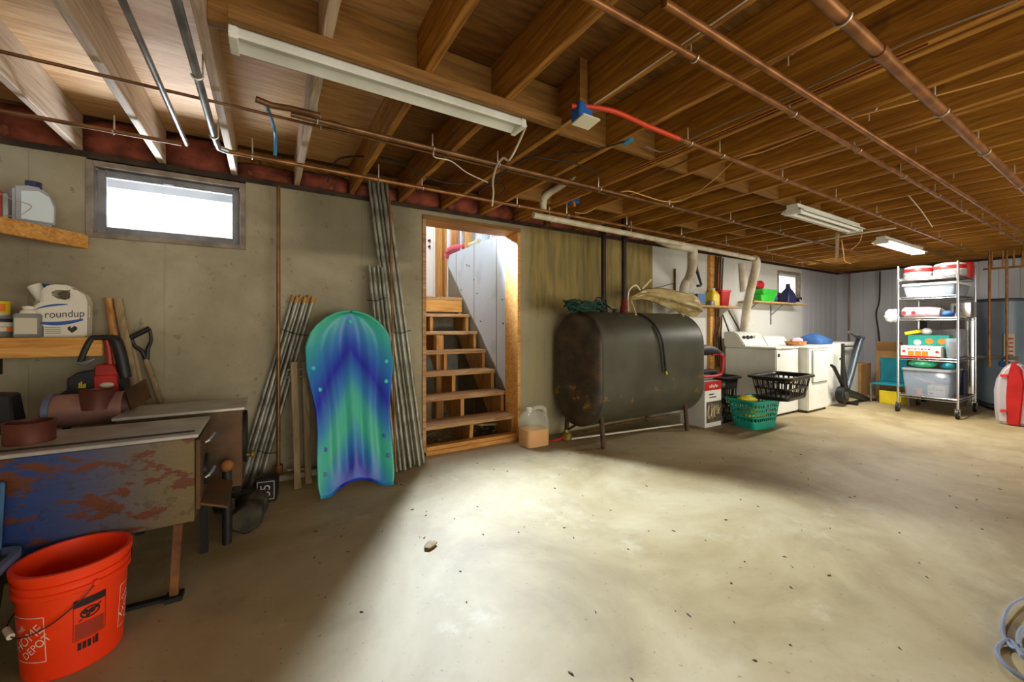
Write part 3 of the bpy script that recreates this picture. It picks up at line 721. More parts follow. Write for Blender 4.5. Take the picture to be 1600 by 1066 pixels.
for ang in (-52, 78):
    f = wrap(ang, .155); b = B(); outline(b, f, -.055, .055, -.08, .075)
    cs = math.cos(R(42)); sn = math.sin(R(42))
    for s_, sz, dy in (('THE', .026, .038), ('HOME', .047, .0), ('DEPOT', .036, -.040)):
        b.text(s_, sz, lambda x, y: f((x * cs - (y + dy) * sn) * .95, (x * sn + (y + dy) * cs) * .95))
    b.build('logo', 'logo_white', t, smooth=False)
f = wrap(16, .165)
b = B(); wrect(b, f, -.042, .042, .064, .09); b.build('warning_header', 'ink', t, smooth=False)
b = B(); outline(b, f, -.042, .042, -.052, .09, .0012)
b.add([f(.026 * math.cos(R(k * 20)) + (0 if k < 18 else 0), .036 + .02 * math.sin(R(k * 20))) for k in range(18)] + [f(.021 * math.cos(R(k * 20)), .036 + .015 * math.sin(R(k * 20))) for k in range(18)], [(k, (k + 1) % 18, 18 + (k + 1) % 18, 18 + k) for k in range(18)])
for x, y, r_ in ((-.012, .040, .008), (.004, .038, .010), (.016, .044, .006), (-.006, .027, .006)):
    b.add([f(x + r_ * math.cos(R(k * 45)), y + r_ * math.sin(R(k * 45))) for k in range(8)], [tuple(range(8))])
b.add([f(-.03, .014), f(-.026, .012), f(.03, .052), f(.027, .056)], [(0, 1, 2, 3)])
for x in (-.03, -.018, -.006, .008): wrect(b, f, x, x + (.009 if x < 0 else .004), -.088, -.062, 2)
wrect(b, f, .014, .022, -.088, -.058, 2)
b.build('warning_print', 'ink', t, smooth=False)
b = B(); wrect(b, f, -.037, .037, -.048, .006); b.build('warning_text', 'ink_soft', t, smooth=False)
mk('wire', (70, 44, 40), rough=.4, metal=.5)
fw = lambda a_, z, off: BC + Vector(((rad(z) + off) * math.cos(R(A0 + a_)), (rad(z) + off) * math.sin(R(A0 + a_)), z))
B().tube([fw(20, .30, .012), fw(5, .26, .016), fw(-18, .212, .018), fw(-42, .182, .018), fw(-66, .172, .018), fw(-95, .18, .02), fw(-130, .22, .018), fw(-158, .30, .012)], .0022, 6, smooth=5).build('bail_wire', 'wire', t)
B().tube([fw(-68, .172, .018), fw(-88, .177, .020)], .010, 10).build('grip', 'cream', t)
for a_ in (20, -158): B().cyl(fw(a_, .30, -.001), fw(a_, .30, .016), .009, n=10).build('ear', 'bucket', t)
# brown bin with blue-grey rim and things in it at the picture edge
mk('bin_brown', (66, 44, 30), rough=.6); mk('rim_blue', (92, 108, 140), rough=.45); mk('board_blue', (52, 100, 140), (34, 70, 108), 6, .5); mk('glove_yellow', (210, 186, 44), rough=.8)
t = thing('storage_bin', 'brown bin with grey-blue rim beside the orange bucket', 'bin', (-1.0, 2.02, 0))
rings = [rrect(-1.0, 2.03, z, w_, d_, .05) for z, w_, d_ in ((0, .34, .26), (.01, .36, .28), (.37, .42, .34))]
B().loft(rings + [rrect(-1.0, 2.03, z, w_, d_, .05) for z, w_, d_ in ((.37, .40, .32), (.02, .34, .26))]).build('shell', 'bin_brown', t)
B().loft([rrect(-1.0, 2.03, z, w_, d_, .055) for z, w_, d_ in ((.365, .44, .36), (.365, .47, .39), (.392, .47, .39), (.392, .43, .35))], False, False).build('rim', 'rim_blue', t)
tag(B(Matrix.Translation((-.93, 2.185, .03)) @ Matrix.Rotation(R(-6), 4, 'X')).box(-.22, .10, -.008, .008, 0, .60).build('drawing_board', 'board_blue', smooth=False, bevel=.006), 'blue plastic panel standing upright in the brown bin', 'panel')
tag(B(Matrix.Translation((-.93, 2.0, .37)) @ Matrix.Rotation(R(40), 4, 'Z')).ell((0, 0, 0), .12, .035, .03, jit=.08).build('work_glove', 'glove_yellow'), 'yellow glove lying on the brown bin rim', 'glove')

# ------------------------------------------------------------------ sled
g = NG('sled', .4); uv = g.n.new('ShaderNodeUVMap'); sp_ = g.n.new('ShaderNodeSeparateXYZ'); g.L(uv.outputs[0], sp_.inputs[0])
au = g.math('ABSOLUTE', g.math('SUBTRACT', sp_.outputs[0], .5))
tt = g.math('ADD', g.math('MULTIPLY', sp_.outputs[1], .7), g.math('MULTIPLY', au, .5))
tt = g.math('ADD', tt, g.math('MULTIPLY', g.math('SUBTRACT', g.noise(5, 3, (3, 3, .4)), .5), .015))
cc = g.ramp(tt, [(0, (18, 70, 190)), (.10, (10, 24, 170)), (.20, (30, 120, 190)), (.30, (58, 178, 150)), (.38, (60, 176, 160)), (.46, (34, 120, 190)), (.56, (12, 22, 176)), (.66, (30, 110, 190)), (.78, (46, 160, 165)), (.9, (64, 176, 140))])
g.out(cc)
SB = Vector((.556, 3.075, .005)); SL = 1.345
ey = Vector((0, .375, 1.29)).normalized(); ex = Vector((1, 0, 0)); ez = ex.cross(ey)
SM = Matrix(((ex.x, ey.x, ez.x, SB.x), (ex.y, ey.y, ez.y, SB.y), (ex.z, ey.z, ez.z, SB.z), (0, 0, 0, 1)))
def hw(v):
    ks = [(0, .245), (.06, .262), (.2, .262), (.33, .255), (.45, .262), (.55, .285), (.68, .315), (.80, .318), (.876, .285), (.92, .24), (.955, .185), (.98, .125), (.993, .07), (1, .0)]
    for (a, x), (c_, y) in zip(ks, ks[1:]):
        if a <= v <= c_:
            s_ = (v - a) / (c_ - a); return x + (y - x) * s_
    return 0
NU, NV = 40, 64; b = B(SM); vs, uvs, fs = [], [], []
for j in range(NV + 1):
    v = 1 - (1 - j / NV) ** 1.5 if True else 0
    for i in range(NU + 1):
        u = -1 + 2 * i / NU
        wv = max(hw(v), .004)
        arch = .075 * max(0, 1 - v / .25) * (1 - min(1, abs(u) / .72) ** 2)
        z = .055 * (abs(u) ** 3) + .012 * math.cos(u * 4.5 * math.pi) * (1 - abs(u) ** 4) * min(1, v * 6) * min(1, (1 - v) * 5)
        z += .06 * max(0, (v - .72) / .28) ** 2
        vs.append((u * wv, v * SL + arch, z)); uvs.append(((u + 1) / 2, v))
for j in range(NV):
    for i in range(NU):
        a = j * (NU + 1) + i; fs.append((a, a + 1, a + NU + 2, a + NU + 1))
b.add(vs, fs); b.uv = uvs
t = thing('snow_sled', 'blue and green plastic snow sled leaning upright against the wall', 'sled', SB)
b.build('hull', 'sled', t, solid=.014, fix=False, ang=80)
def sz(u, v): return .055 * abs(u) ** 3 + .012 * math.cos(u * 4.5 * math.pi) * (1 - abs(u) ** 4) + .06 * max(0, (v - .72) / .28) ** 2
mk('rivet_blue', (14, 56, 160), rough=.3); mk('rivet_teal', (70, 200, 200), rough=.3)
for u, v, m in ((-.8, .24, 'rivet_blue'), (-.82, .115, 'rivet_blue'), (.82, .27, 'rivet_blue'), (.88, .16, 'rivet_blue'), (-.8, .56, 'rivet_teal'), (.86, .58, 'rivet_teal'), (-.85, .68, 'rivet_teal'), (.84, .70, 'rivet_teal'), (0.02, .945, 'rivet_teal')):
    c = SM @ Vector((u * hw(v), v * SL, sz(u, v) + .006)); c2 = c + ez * .006
    B().cyl(c, c2, .017, .014, n=16).build('rivet', m, t)
# ------------------------------------------------------------------ pipes, poles and weights along the left wall
ORD = ['first', 'second', 'third', 'fourth', 'fifth', 'sixth']
mk('tape_tan', (176, 132, 70), rough=.8)
for k in range(6):
    x_t = 459 + k * 6.2; top = P(x_t, 462 + (k % 2) * 3, Y=3.57 - .03 * (k % 2)); bot = P(368 + k * 7.2, 768 - k * 1.2, Y=3.57 - .05 * (k % 2)); bot.z = 0.004
    t = thing('conduit', ORD[k] + ' from the left of six short conduits with tan taped ends', 'pipe', bot, 'short taped conduits leaning left of the copper riser')
    B().cyl(bot, top, .0145, n=10).build('tube', 'galv', t)
    B().cyl(top - (top - bot).normalized() * .045, top + (top - bot).normalized() * .002, .0155, n=10).build('taped_end', 'tape_tan', t)
for k in range(5):
    top = P(577 + k * 6.5, 283 + 3 * (k % 2), Y=3.53 - .035 * (k % 2)); bot = P(634 + k * 7, 728, Y=3.42 - .045 * (k % 2)); bot.z = .004
    top = bot + (top - bot) * 1.0
    tag(B().cyl(bot, top, .017, n=10).build('conduit', 'galv'), ORD[k] + ' from the left of five long conduits leaning up to the joists', 'pipe', 'long conduits leaning beside the doorway')
for k in range(4):
    top = P(577 + k * 6.6, 415 + (k % 2) * 3, Y=3.47 - .02 * (k % 2)); bot = P(612 + k * 7, 735, Y=3.35 - .02 * (k % 2)); bot.z = .004
    tag(B().cyl(bot, top, .0155, n=10).build('conduit', 'galv'), ORD[k] + ' from the left of four mid-length conduits behind the sled', 'pipe', 'shorter conduits leaning behind the sled')
b = B().tube([P(609, 303, Y=3.40), P(613, 500, Y=3.32), P(618, 738, Y=3.22)], .0085, 8)
tag(b.build('copper_rod', 'copper'), 'thin copper tube leaning upright beside the sled', 'pipe')
for px0, py0, px1, py1, Y in ((441, 515, 490, 524, 3.50), (402, 704, 434, 707, 3.5), (573, 469, 602, 465, 3.38), (612, 519, 642, 516, 3.36)):
    mid = P((px0 + px1) / 2, (py0 + py1) / 2 + 3, Y=Y - .02)
    tag(B().tube([P(px0, py0, Y=Y), mid, P(px1, py1, Y=Y)], .003, 5, smooth=4).build('tie_wire', 'dark'), {441: 'black tie wire round the top of the taped conduits', 402: 'black tie wire round the foot of the taped conduits', 573: 'black tie wire round the shorter conduits', 612: 'black tie wire round the long conduits by the doorway'}[px0], 'wire')
t = thing('copper_riser', 'vertical copper riser pipe with valve in front of the concrete wall', 'pipe', (.07, 3.5, .1))
x = P(435, 500, Y=3.5).x
B().cyl((x, 3.5, .13), (x, 3.5, 2.26), .0135, n=12).build('tube', 'copper_dull', t)
B().cyl((x + .004, 3.5, .10), (x + .004, 3.5, .16), .026, n=10).build('valve', 'rust_leg', t)
B().tube([(x, 3.5, .11), (x - .07, 3.5, .085), (x + .0, 3.49, .085), (x + .36, 3.52, .09)], .012, 8).build('elbow', 'copper_dull', t)
t = thing('folded_trestle', 'folded weathered wooden trestle standing between copper riser and sled', 'trestle', (.24, 3.42, 0))
for px, y0, y1, Y in ((459, 566, 767, 3.40), (476, 566, 742, 3.46)):
    a, c_ = P(px, y0, Y=Y + .04), P(px + 6, y1, Y=Y - .04); c_.z = 0.004
    B().beam(a, c_, .045, .03, (0, 1, 0)).build('leg', 'oldwood', t, smooth=False, bevel=.004)
for py in (578, 590, 735): B().tube([P(449, py, Y=3.44), P(482, py - 2, Y=3.44)], .008, 7).build('cross_rod', 'tin', t)
# dumbbells
mk('iron', (48, 46, 40), (72, 66, 50), 14, .6, .3); mk('chalk', (196, 186, 170), rough=.9)
t = thing('dumbbell', 'black dumbbell stamped 35 lying by the leaning conduits', 'dumbbell', (-.1, 3.25, 0))
c0 = Vector((.0, 3.27, .083))
hexp = lambda r: [(r * math.cos(R(30 + 60 * k)), r * math.sin(R(30 + 60 * k))) for k in range(6)]
M1 = Matrix.Translation(c0) @ Matrix.Rotation(R(-10), 4, 'Z')
B(M1).prism([(-.06, -.083), (.06, -.083), (.066, .07), (.05, .085), (-.05, .085), (-.066, .07)], lambda a, c_, d: (a, d, c_), -.06, .05).build('head', 'black', t, bevel=.008)
b = B(M1); b.text('35', .085, lambda x_, y_: (-y_, -.0615, x_)); b.build('lettering', 'chalk', t, smooth=False)
b = B(M1)
for q_ in ((-.052, .052, -.062, -.058), (-.052, .052, .058, .062), (-.052, -.048, -.062, .062), (.048, .052, -.062, .062)): b.box(q_[0], q_[1], -.0615, -.06, q_[2], q_[3])
b.build('badge_outline', 'chalk', t, smooth=False)
B().cyl(c0 + Vector((-.05, 0, 0)), c0 + Vector((-.26, -.03, -.01)), .018, n=12).build('bar', 'black', t)
B().prism(hexp(.08), lambda a, c_, d: (c0.x - .26 - d, c0.y - .03 + a, .07 + c_), -.04, .04).build('head', 'iron', t, bevel=.01)
t = thing('hex_dumbbell', 'grey hexagonal dumbbell lying in front of the one stamped 35', 'dumbbell', (-.07, 2.9, 0))
a, c_ = Vector((-.10, 2.83, .082)), Vector((-.075, 3.0, .082))
dr = (c_ - a).normalized(); sd = Vector((dr.y, -dr.x, 0))
for p in (a, c_):
    B().prism(hexp(.09), lambda u, v, d: p + sd * u + Vector((0, 0, v)) + dr * d, -.05, .05).build('head', 'iron', t, bevel=.012)
B().cyl(a, c_, .017, n=12).build('bar', 'iron', t)

# ------------------------------------------------------------------ liquid jug, oil tank
mk('jug_clear', (224, 226, 214), rough=.25, alpha=.22); mk('amber', (216, 146, 8), rough=.3)
t = thing('liquid_jug', 'translucent jug half full of amber liquid beside the doorway', 'jug', (2.31, 3.34, 0))
M1 = Matrix.Translation((2.305, 3.36, 0))
rr = lambda z, w_, d_: [M1 @ p for p in rrect(0, 0, z, w_, d_, .045)]
B().loft([rr(z, w_, d_) for z, w_, d_ in ((.0, .25, .2), (.008, .27, .215), (.24, .27, .215), (.29, .26, .2), (.335, .2, .15), (.35, .09, .08))]).build('shell', 'jug_clear', t)
B().loft([rr(z, w_, d_) for z, w_, d_ in ((.006, .25, .19), (.012, .262, .207), (.175, .262, .207))]).build('liquid', 'amber', t)
B().tube([M1 @ Vector(v) for v in ((.10, -.06, .30), (.09, -.06, .375), (.02, -.03, .385), (-.02, 0, .36))], [.02, .022, .02, .016], 10, smooth=4).build('handle', 'jug_clear', t)
B().cyl(M1 @ Vector((-.055, 0, .335)), M1 @ Vector((-.055, 0, .385)), .03, n=14).build('cap', 'cream', t)
g = NG('tank', .48); g.b.inputs['Metallic'].default_value = .15
n1 = g.noise(1.8, 6, (1, 1, 1)); n2 = g.noise(5, 8, (1, 1, 1.6), .65); n3 = g.noise(30, 5)
X, Z = g.sep.outputs[0], g.sep.outputs[2]
c = g.ramp(n1, [(.35, (60, 58, 42)), (.6, (78, 78, 62))]); c = g.mix(g.mask(X, -.76, -.80), c, g.ramp(n2, [(.35, (40, 30, 24)), (.55, (62, 48, 36)), (.7, (84, 62, 40))]))
rm = g.math('MULTIPLY', g.mask(n2, .60, .64), g.mask(g.math('ABSOLUTE', g.math('SUBTRACT', Z, .5)), .22, .1))
c = g.mix(g.math('MULTIPLY', rm, .8), c, (132, 96, 32)); c = g.mix(g.math('MULTIPLY', g.mask(n3, .64, .70), .4), c, (92, 76, 48))
g.out(c, n3, .06)
TX0, TX1, TY0, TY1, TZ0, TZ1 = 2.72, 4.36, 2.835, 3.565, .175, 1.362
t = thing('oil_tank', 'large dark steel heating oil tank on legs against the wall', 'tank', ((TX0 + TX1) / 2, 3.2, 0))
def obr(x, s_):
    r = (TY1 - TY0) / 2 * s_; hh = (TZ1 - TZ0) / 2 - (TY1 - TY0) / 2; yc, zc = 3.2, (TZ0 + TZ1) / 2; pts = []
    for k in range(33):
        a = math.pi * k / 32; pts.append(Vector((x, yc + r * math.cos(a), zc + hh + r * math.sin(a))))
    for k in range(33):
        a = math.pi + math.pi * k / 32; pts.append(Vector((x, yc + r * math.cos(a), zc - hh + r * math.sin(a))))
    return pts
B().loft([obr(TX0 - .045, .55), obr(TX0 - .035, .8), obr(TX0 - .018, .93), obr(TX0, .985), obr(TX0 + .012, 1), obr(TX0 + .016, 1.006), obr(TX0 + .03, 1.006), obr(TX0 + .034, 1), obr(TX1 - .034, 1), obr(TX1 - .03, 1.006), obr(TX1 - .016, 1.006), obr(TX1, .985), obr(TX1 + .018, .93), obr(TX1 + .035, .8), obr(TX1 + .045, .55)]).build('shell', 'tank', t, ang=25)
mk('leg_brown', (84, 58, 36), (58, 40, 26), 12, .7)
for x in (2.83, 4.147):
    for y, tz in ((2.91, .42), (3.49, .42)):
        B().cyl((x, y, .0), (x, y + (.04 if y < 3 else -.04), .40), .024, n=10).build('leg', 'leg_brown', t)
B().cyl((3.3, 3.2, 1.355), (3.3, 3.2, 1.40), .04, n=8).build('bung', 'leg_brown', t)
b = B()
for z0, k in ((.42, 0),): pass
for ik, (x, pz) in enumerate(((P(943, 450, Y=3.3), 1.35), (P(975, 450, Y=3.2), 1.36))):
    tt_ = thing('tank_pipe', 'black vertical vent pipe rising from the tank' if ik == 0 else 'black vertical fill pipe with red base rising from the tank', 'pipe', (x.x, x.y, pz))
    zt = JT
    B().cyl((x.x, x.y, pz - .03), (x.x, x.y, zt), .028, n=14).build('tube', 'blackpipe', tt_)
    mk('red_dark', (110, 24, 20), rough=.5)
    B().lathe([(.045, -.03), (.045, .06), (.034, .08), (.034, .14), (.029, .15)], (x.x, x.y, pz), 14).build('coupling', 'red_dark' if ik else 'blackpipe', tt_)
# green hose coil on the tank
mk('hose_green', (12, 70, 54), (6, 40, 32), 30, .5)
random.seed(21); pts = []
hc = P(914, 483, Y=3.1); hc.z = 1.385
for k in range(150):
    a = k * .42; rr_ = .72 + .5 * random.random() * (1 if k % 9 else 1.5)
    pts.append((hc.x + .20 * rr_ * math.cos(a), hc.y + .085 * rr_ * math.sin(a), 1.362 + .012 + .085 * (k / 150) + .022 * math.sin(k * 2.3) - (.0 if abs(math.sin(a)) < .8 else .01)))
pts += [(hc.x + .22, hc.y - .12, 1.40), (hc.x + .27, hc.y - .2, 1.325), (hc.x + .33, hc.y - .24, 1.30)]
t = thing('garden_hose', 'coil of dark green cord lying on top of the tank', 'hose', (hc.x, hc.y, 1.36))
B().tube(pts, .0075, 7, smooth=2).build('coil', 'hose_green', t)
B().tube([(hc.x + .13, hc.y, 1.45), (hc.x + .16, hc.y, 1.50), (hc.x + .22, hc.y, 1.50), (hc.x + .27, hc.y, 1.44), (hc.x + .26, hc.y, 1.385)], .007, 7, smooth=4).build('end_loop', 'black', t)
B().cyl((hc.x + .12, hc.y, 1.44), (hc.x + .15, hc.y, 1.49), .013, n=10).build('fitting', 'tin', t)
# pale translucent bundle with sticks lying on the tank
mk('sheet', (206, 190, 138), (160, 132, 70), 5, .4, bump=.8, stretch=(.7, 3, 3), c3=(226, 220, 190), p3=.7, alpha=.82)
mk('bone', (224, 206, 160), rough=.5)
t = thing('plastic_bundle', 'pale yellowish crumpled bundle with thin sticks lying on the tank', 'bundle', P(1040, 487, Y=3.2))
YB = 3.2
ax = [(984, 466, .02), (993, 463, .035), (1002, 459, .055), (1012, 459, .07), (1024, 461, .085), (1036, 464, .10), (1048, 468, .115), (1060, 471, .13), (1070, 474, .14), (1079, 478, .13), (1086, 483, .10)]
rings = []
random.seed(9)
for px, py, r in ax:
    pass
rings2 = []
for (px, py, r) in ax:
    c = P(px, py, Y=YB)
    rings2.append([c + Vector((random.uniform(-.01, .01), 1.1 * r * math.cos(2 * math.pi * k / 18), r * math.sin(2 * math.pi * k / 18))) * (.95 + .16 * math.sin(k * 2.1 + .3 * math.sin(px * .09)) + random.uniform(-.10, .10)) for k in range(18)])
B().loft(rings2).build('wrapping', 'sheet', t)
cc_ = [P(982, 487, Y=YB - .05), P(981, 465, Y=YB), P(984, 452, Y=YB), P(994, 446, Y=YB), P(1002, 457, Y=YB)]
B().tube(cc_, [.008, .010, .012, .012, .008], 8, smooth=4).build('stick', 'bone', t)
B().tube([P(986, 470, Y=YB - .05), P(994, 492, Y=2.98)], [.012, .009], 8).build('stick', 'bone', t)
B().tube([P(1003, 452, Y=YB), P(1017, 437, Y=YB)], [.012, .011], 8).build('stick', 'bone', t)
B().tube([P(1010, 452, Y=YB + .1), P(1030, 449, Y=YB + .2), P(1056, 442, Y=3.5)], .005, 6).build('twig', 'blackpipe', t)
B().tube([P(1060, 488, Y=YB - .05), P(1068, 494, Y=2.98)], [.009, .007], 8).build('stick', 'bone', t)
tag(B().cyl(P(1054.5, 420, Y=3.585), P(1054.5, 455, Y=3.585), .014, n=8).build('wall_rod', 'rust_leg'), 'short rusty rod fixed upright on the white wall above the tank', 'rod')
# black cable draped over the tank
def on_tank(s_):   # s_ metres down from the crown over the front side
    r = (TY1 - TY0) / 2; zc = TZ1 - r
    if s_ < r * math.pi / 2: a = s_ / r; return 3.2 - (r + .008) * math.sin(a), zc + (r + .008) * math.cos(a)
    return TY0 - .008, zc - (s_ - r * math.pi / 2)
pts = []
for k in range(14):
    y, z = on_tank(.12 + k * .056); pts.append((3.50 + .16 * (k / 13) ** .7, y - .004, z))
b = B().tube(pts, .009, 8, smooth=2)
pts2 = [(x_ - .045 - .0 * i, y_, z_ - .01) for i, (x_, y_, z_) in enumerate(pts[4:])]
t = thing('cable', 'black cable with brass end draped over the front of the tank', 'cable', pts[-1])
b.tube(pts2, .006, 7, smooth=2).build('sheath', 'black', t)
B().cyl(pts[-1], Vector(pts[-1]) + Vector((.01, -.002, -.035)), .010, n=8).build('end_fitting', 'yellow', t)
# thin supply pipes and oil filter under the tank
b = B().cyl(P(893, 686, Z=.03), P(1066, 663, Z=.03), .010, n=8)
tag(b.build('supply_pipe', 'cable_white'), 'thin white pipe running along the floor under the tank', 'pipe')
tag(B().tube([P(900, 680, Z=.02), P(960, 664, Z=.03), P(1045, 648, Z=.03)], .008, 6).build('supply_pipe', 'rust_leg'), 'thin brown pipe on the floor behind the white one under the tank', 'pipe')
t = thing('oil_valve', 'small brass valve with red lines below the tank end', 'valve', P(885, 686, Z=.0))
c = P(885, 680, Z=.055)
B().lathe([(.03, -.055), (.055, -.04), (.055, .02), (.03, .035), (.022, .06), (0, .062)], c, 14).build('body', 'brass', t)
B().tube([c, c + Vector((-.10, .0, -.03)), c + Vector((-.2, .05, -.045))], .010, 7).build('red_line', 'red', t)
B().cyl(c + Vector((0, 0, .05)), (c.x + .06, 3.2, .2), .012, n=8).build('nipple', 'blackpipe', t)
# ------------------------------------------------------------------ carton, red tool, baskets
mk('plastic_white_script', (236, 232, 228), rough=.5); mk('carton_white', (216, 212, 204), (202, 198, 188), 4, .6); mk('photo_dark', (64, 54, 46), (96, 84, 70), 12, .6); mk('cardboard', (178, 136, 84), (160, 120, 72), 4, .8)
t = thing('carton', 'white and red product carton with dark picture under the tank end', 'carton', (4.52, 3.05, 0))
B().box(4.415, 4.75, 2.865, 3.2, 0, .545).build('box', 'carton_white', t, smooth=False, bevel=.004)
B().box(4.4145, 4.7515, 2.8635, 2.866, .44, .546).build('red_band', 'red', t, smooth=False)
B().box(4.445, 4.7516, 2.8632, 2.866, .055, .305).build('picture', 'photo_dark', t, smooth=False)
random.seed(31); b = B()
for k in range(11):
    x = 4.48 + k * .022
    b.tube([(x, 2.862, .10 + random.uniform(0, .06)), (x + random.uniform(-.02, .03), 2.862, .17), (x + random.uniform(-.02, .04), 2.862, .22 + random.uniform(0, .06))], .0035, 5, smooth=3)
b.build('picture_sprigs', 'bone', t, kind='stuff')
b = B()
for k in range(5): b.tube([(4.50 + k * .035, 2.862, .47), (4.512 + k * .035, 2.862, .50 + .012 * (k % 2)), (4.528 + k * .035, 2.862, .475)], .004, 5, smooth=3)
b.build('band_script', 'plastic_white_script', t, kind='stuff')
b = B()
for z, x0, x1 in ((.385, 4.50, 4.60), (.35, 4.50, 4.64)): b.box(x0, x1, 2.8632, 2.866, z, z + .012)
b.build('printed_lines', 'ink', t, smooth=False)
t = thing('blower', 'red and black handled power tool lying on the white carton', 'power tool', (4.6, 3.05, .545))
B().box(4.45, 4.72, 2.93, 3.16, .546, .60).build('base', 'tin', t, bevel=.02, seg=2)
YT = 2.95
q = lambda px, py: P(px, py, Y=YT)
B().tube([q(1096, 589), q(1118, 588), q(1127, 582), q(1129, 560), q(1124, 553), q(1112, 554)], [.022, .024, .026, .026, .024, .016], 10, smooth=4).build('handle', 'red', t)
B().tube([q(1094, 549), q(1104, 547), q(1118, 549), q(1132, 557)], [.038, .042, .03, .012], 10, smooth=4, flat=1.6).build('hood', 'black', t)
B().tube([q(1097, 582), q(1110, 580), q(1119, 580)], [.03, .03, .02], 8).build('grille', 'dark', t)
def basket(name, label, cx, cy, z0, w_, d_, h_, mat, rows, taper=.80, rim=.03, ncol=84, hole=3, rot=0):
    t = thing(name, label, 'basket', (cx, cy, z0))
    n = 21; NR = len(rows)
    zs = [0] + rows; b = B(Matrix.Translation((cx, cy, z0)) @ Matrix.Rotation(R(rot), 4, 'Z'))
    def ring(s_):
        sc = taper + (1 - taper) * s_; pts = rrect(0, 0, 0, w_ * sc, d_ * sc, .07 * sc, 6)
        # resample evenly
        L = [0]; m = len(pts)
        for i in range(m): L.append(L[-1] + (pts[(i + 1) % m] - pts[i]).length)
        out = []
        for k in range(ncol):
            g_ = L[-1] * k / ncol; i = max(j for j in range(m) if L[j] <= g_ + 1e-9)
            f_ = (g_ - L[i]) / max(1e-9, L[i + 1] - L[i]); out.append(pts[i].lerp(pts[(i + 1) % m], f_) + Vector((0, 0, h_ * s_)))
        return out
    rs = [ring(s_) for s_, _ in rows]; vs = [p for r_ in rs for p in r_]; fs = []
    for i in range(len(rs) - 1):
        for k in range(ncol):
            if rows[i][1] and (k + (i // 2) * (hole - 1) // 2) % hole != 0: continue
            fs.append((i * ncol + k, i * ncol + (k + 1) % ncol, (i + 1) * ncol + (k + 1) % ncol, (i + 1) * ncol + k))
    fs.append(tuple(range(ncol)))
    b.add(vs, fs); b.build('body', mat, t, solid=.005, fix=True)
    r0 = ring(1); b = B(Matrix.Translation((cx, cy, z0)) @ Matrix.Rotation(R(rot), 4, 'Z')); up = [p * 1 for p in r0]
    outr = [Vector((p.x * (1 + rim * 2 / w_), p.y * (1 + rim * 2 / d_), p.z)) for p in r0]
    b.loft([[p - Vector((0, 0, .022)) for p in outr], outr, [p + Vector((0, 0, .006)) for p in r0]], False, False); b.build('rim', mat, t, solid=.005)
    return t
mk('basket_black', (20, 18, 18), rough=.35); mk('basket_teal', (24, 158, 136), (18, 142, 122), 4, .4)
solid_holes = lambda k, top=.86, bot=.22: [(0, 0), (bot, 0)] + sum([[(bot + (top - bot) * (i + .35) / k, 1), (bot + (top - bot) * (i + 1) / k, 0)] for i in range(k)], []) + [(1, 0)]
basket('laundry_basket', 'black laundry basket on the floor behind the teal basket', 4.97, 3.06, .0, .38, .40, .57, 'basket_black', [(0, 0), (.16, 1), (.32, 0), (.36, 1), (.52, 0), (.56, 1), (.74, 0), (.80, 0), (1, 0)], ncol=96)
basket('laundry_basket', 'wide black laundry basket perched on the teal one before the washer', 5.35, 2.47, .340, .72, .42, .275, 'basket_black', [(0, 0), (.08, 0), (.16, 1), (.46, 0), (.54, 1), (.84, 0), (1, 0)], ncol=108, rot=4)
basket('laundry_basket', 'teal laundry basket full of packets on the floor', 5.04, 2.63, .0, .53, .36, .335, 'basket_teal', solid_holes(4), ncol=108, rot=-4)
mk('packet_yellow', (222, 206, 40), (190, 170, 20), 8, .35); mk('packet_grey', (170, 160, 146), (140, 128, 116), 8, .5)
tag(B(Matrix.Translation((4.91, 2.63, .325)) @ Matrix.Rotation(R(12), 4, 'Y')).ell((0, 0, 0), .15, .09, .055, jit=.12).build('packet', 'packet_yellow'), 'yellow packet lying in the teal laundry basket', 'packet')
tag(B(Matrix.Translation((5.14, 2.66, .27)) @ Matrix.Rotation(R(-24), 4, 'Y')).ell((0, 0, 0), .07, .05, .06, jit=.08).build('packet', 'packet_grey'), 'grey packet beside the yellow one in the teal basket', 'packet')
tag(B().ell((5.04, 2.63, .16), .19, .11, .07, jit=.1).build('cloth_pile', 'packet_yellow'), 'yellow cloth filling the teal laundry basket', 'cloth')

# ------------------------------------------------------------------ washer, dryer, freezers
mk('panel_grey', (196, 196, 190), rough=.4); mk('gap_dark', (60, 60, 58), rough=.7)
t = thing('washing_machine', 'white top-loading washing machine with three dials behind the baskets', 'washer', (6.07, 3.07, 0))
B().box(5.76, 6.37, 2.72, 3.42, .03, .895).build('cabinet', 'white_enamel', t, bevel=.012, seg=2)
B().box(5.755, 6.375, 2.715, 3.42, .90, .925).build('lid', 'white_enamel', t, bevel=.008, seg=2)
B().box(5.90, 6.24, 2.705, 2.718, .905, .918).build('lid_grip', 'panel_grey', t, smooth=False)
pf = [(3.44, .92), (3.12, .925), (3.24, 1.10), (3.30, 1.13), (3.44, 1.13)]
B().prism(pf, lambda a, c_, d: (d, a, c_), 5.76, 6.37).build('console', 'white_enamel', t, bevel=.012, seg=2)
for k, x in enumerate((5.85, 5.95, 6.04)):
    c = Vector((x, 3.195, 1.045)); nn = Vector((0, -.175, .12)).normalized()
    B().cyl(c, c + nn * .022, .028 if k == 1 else .022, n=16).build('dial', 'black', t)
B(Matrix.Translation((6.22, 3.2, 1.045))).box(-.09, .09, -.016, .0, -.03, .03).build('display', 'panel_grey', t, smooth=False)
B().box(5.80, 5.84, 2.712, 2.722, .80, .84).build('badge', 'black', t, smooth=False)
for x in (5.80, 6.33):
    for y in (2.76, 3.38): B().cyl((x, y, 0), (x, y, .035), .02, n=8).build('foot', 'black', t)
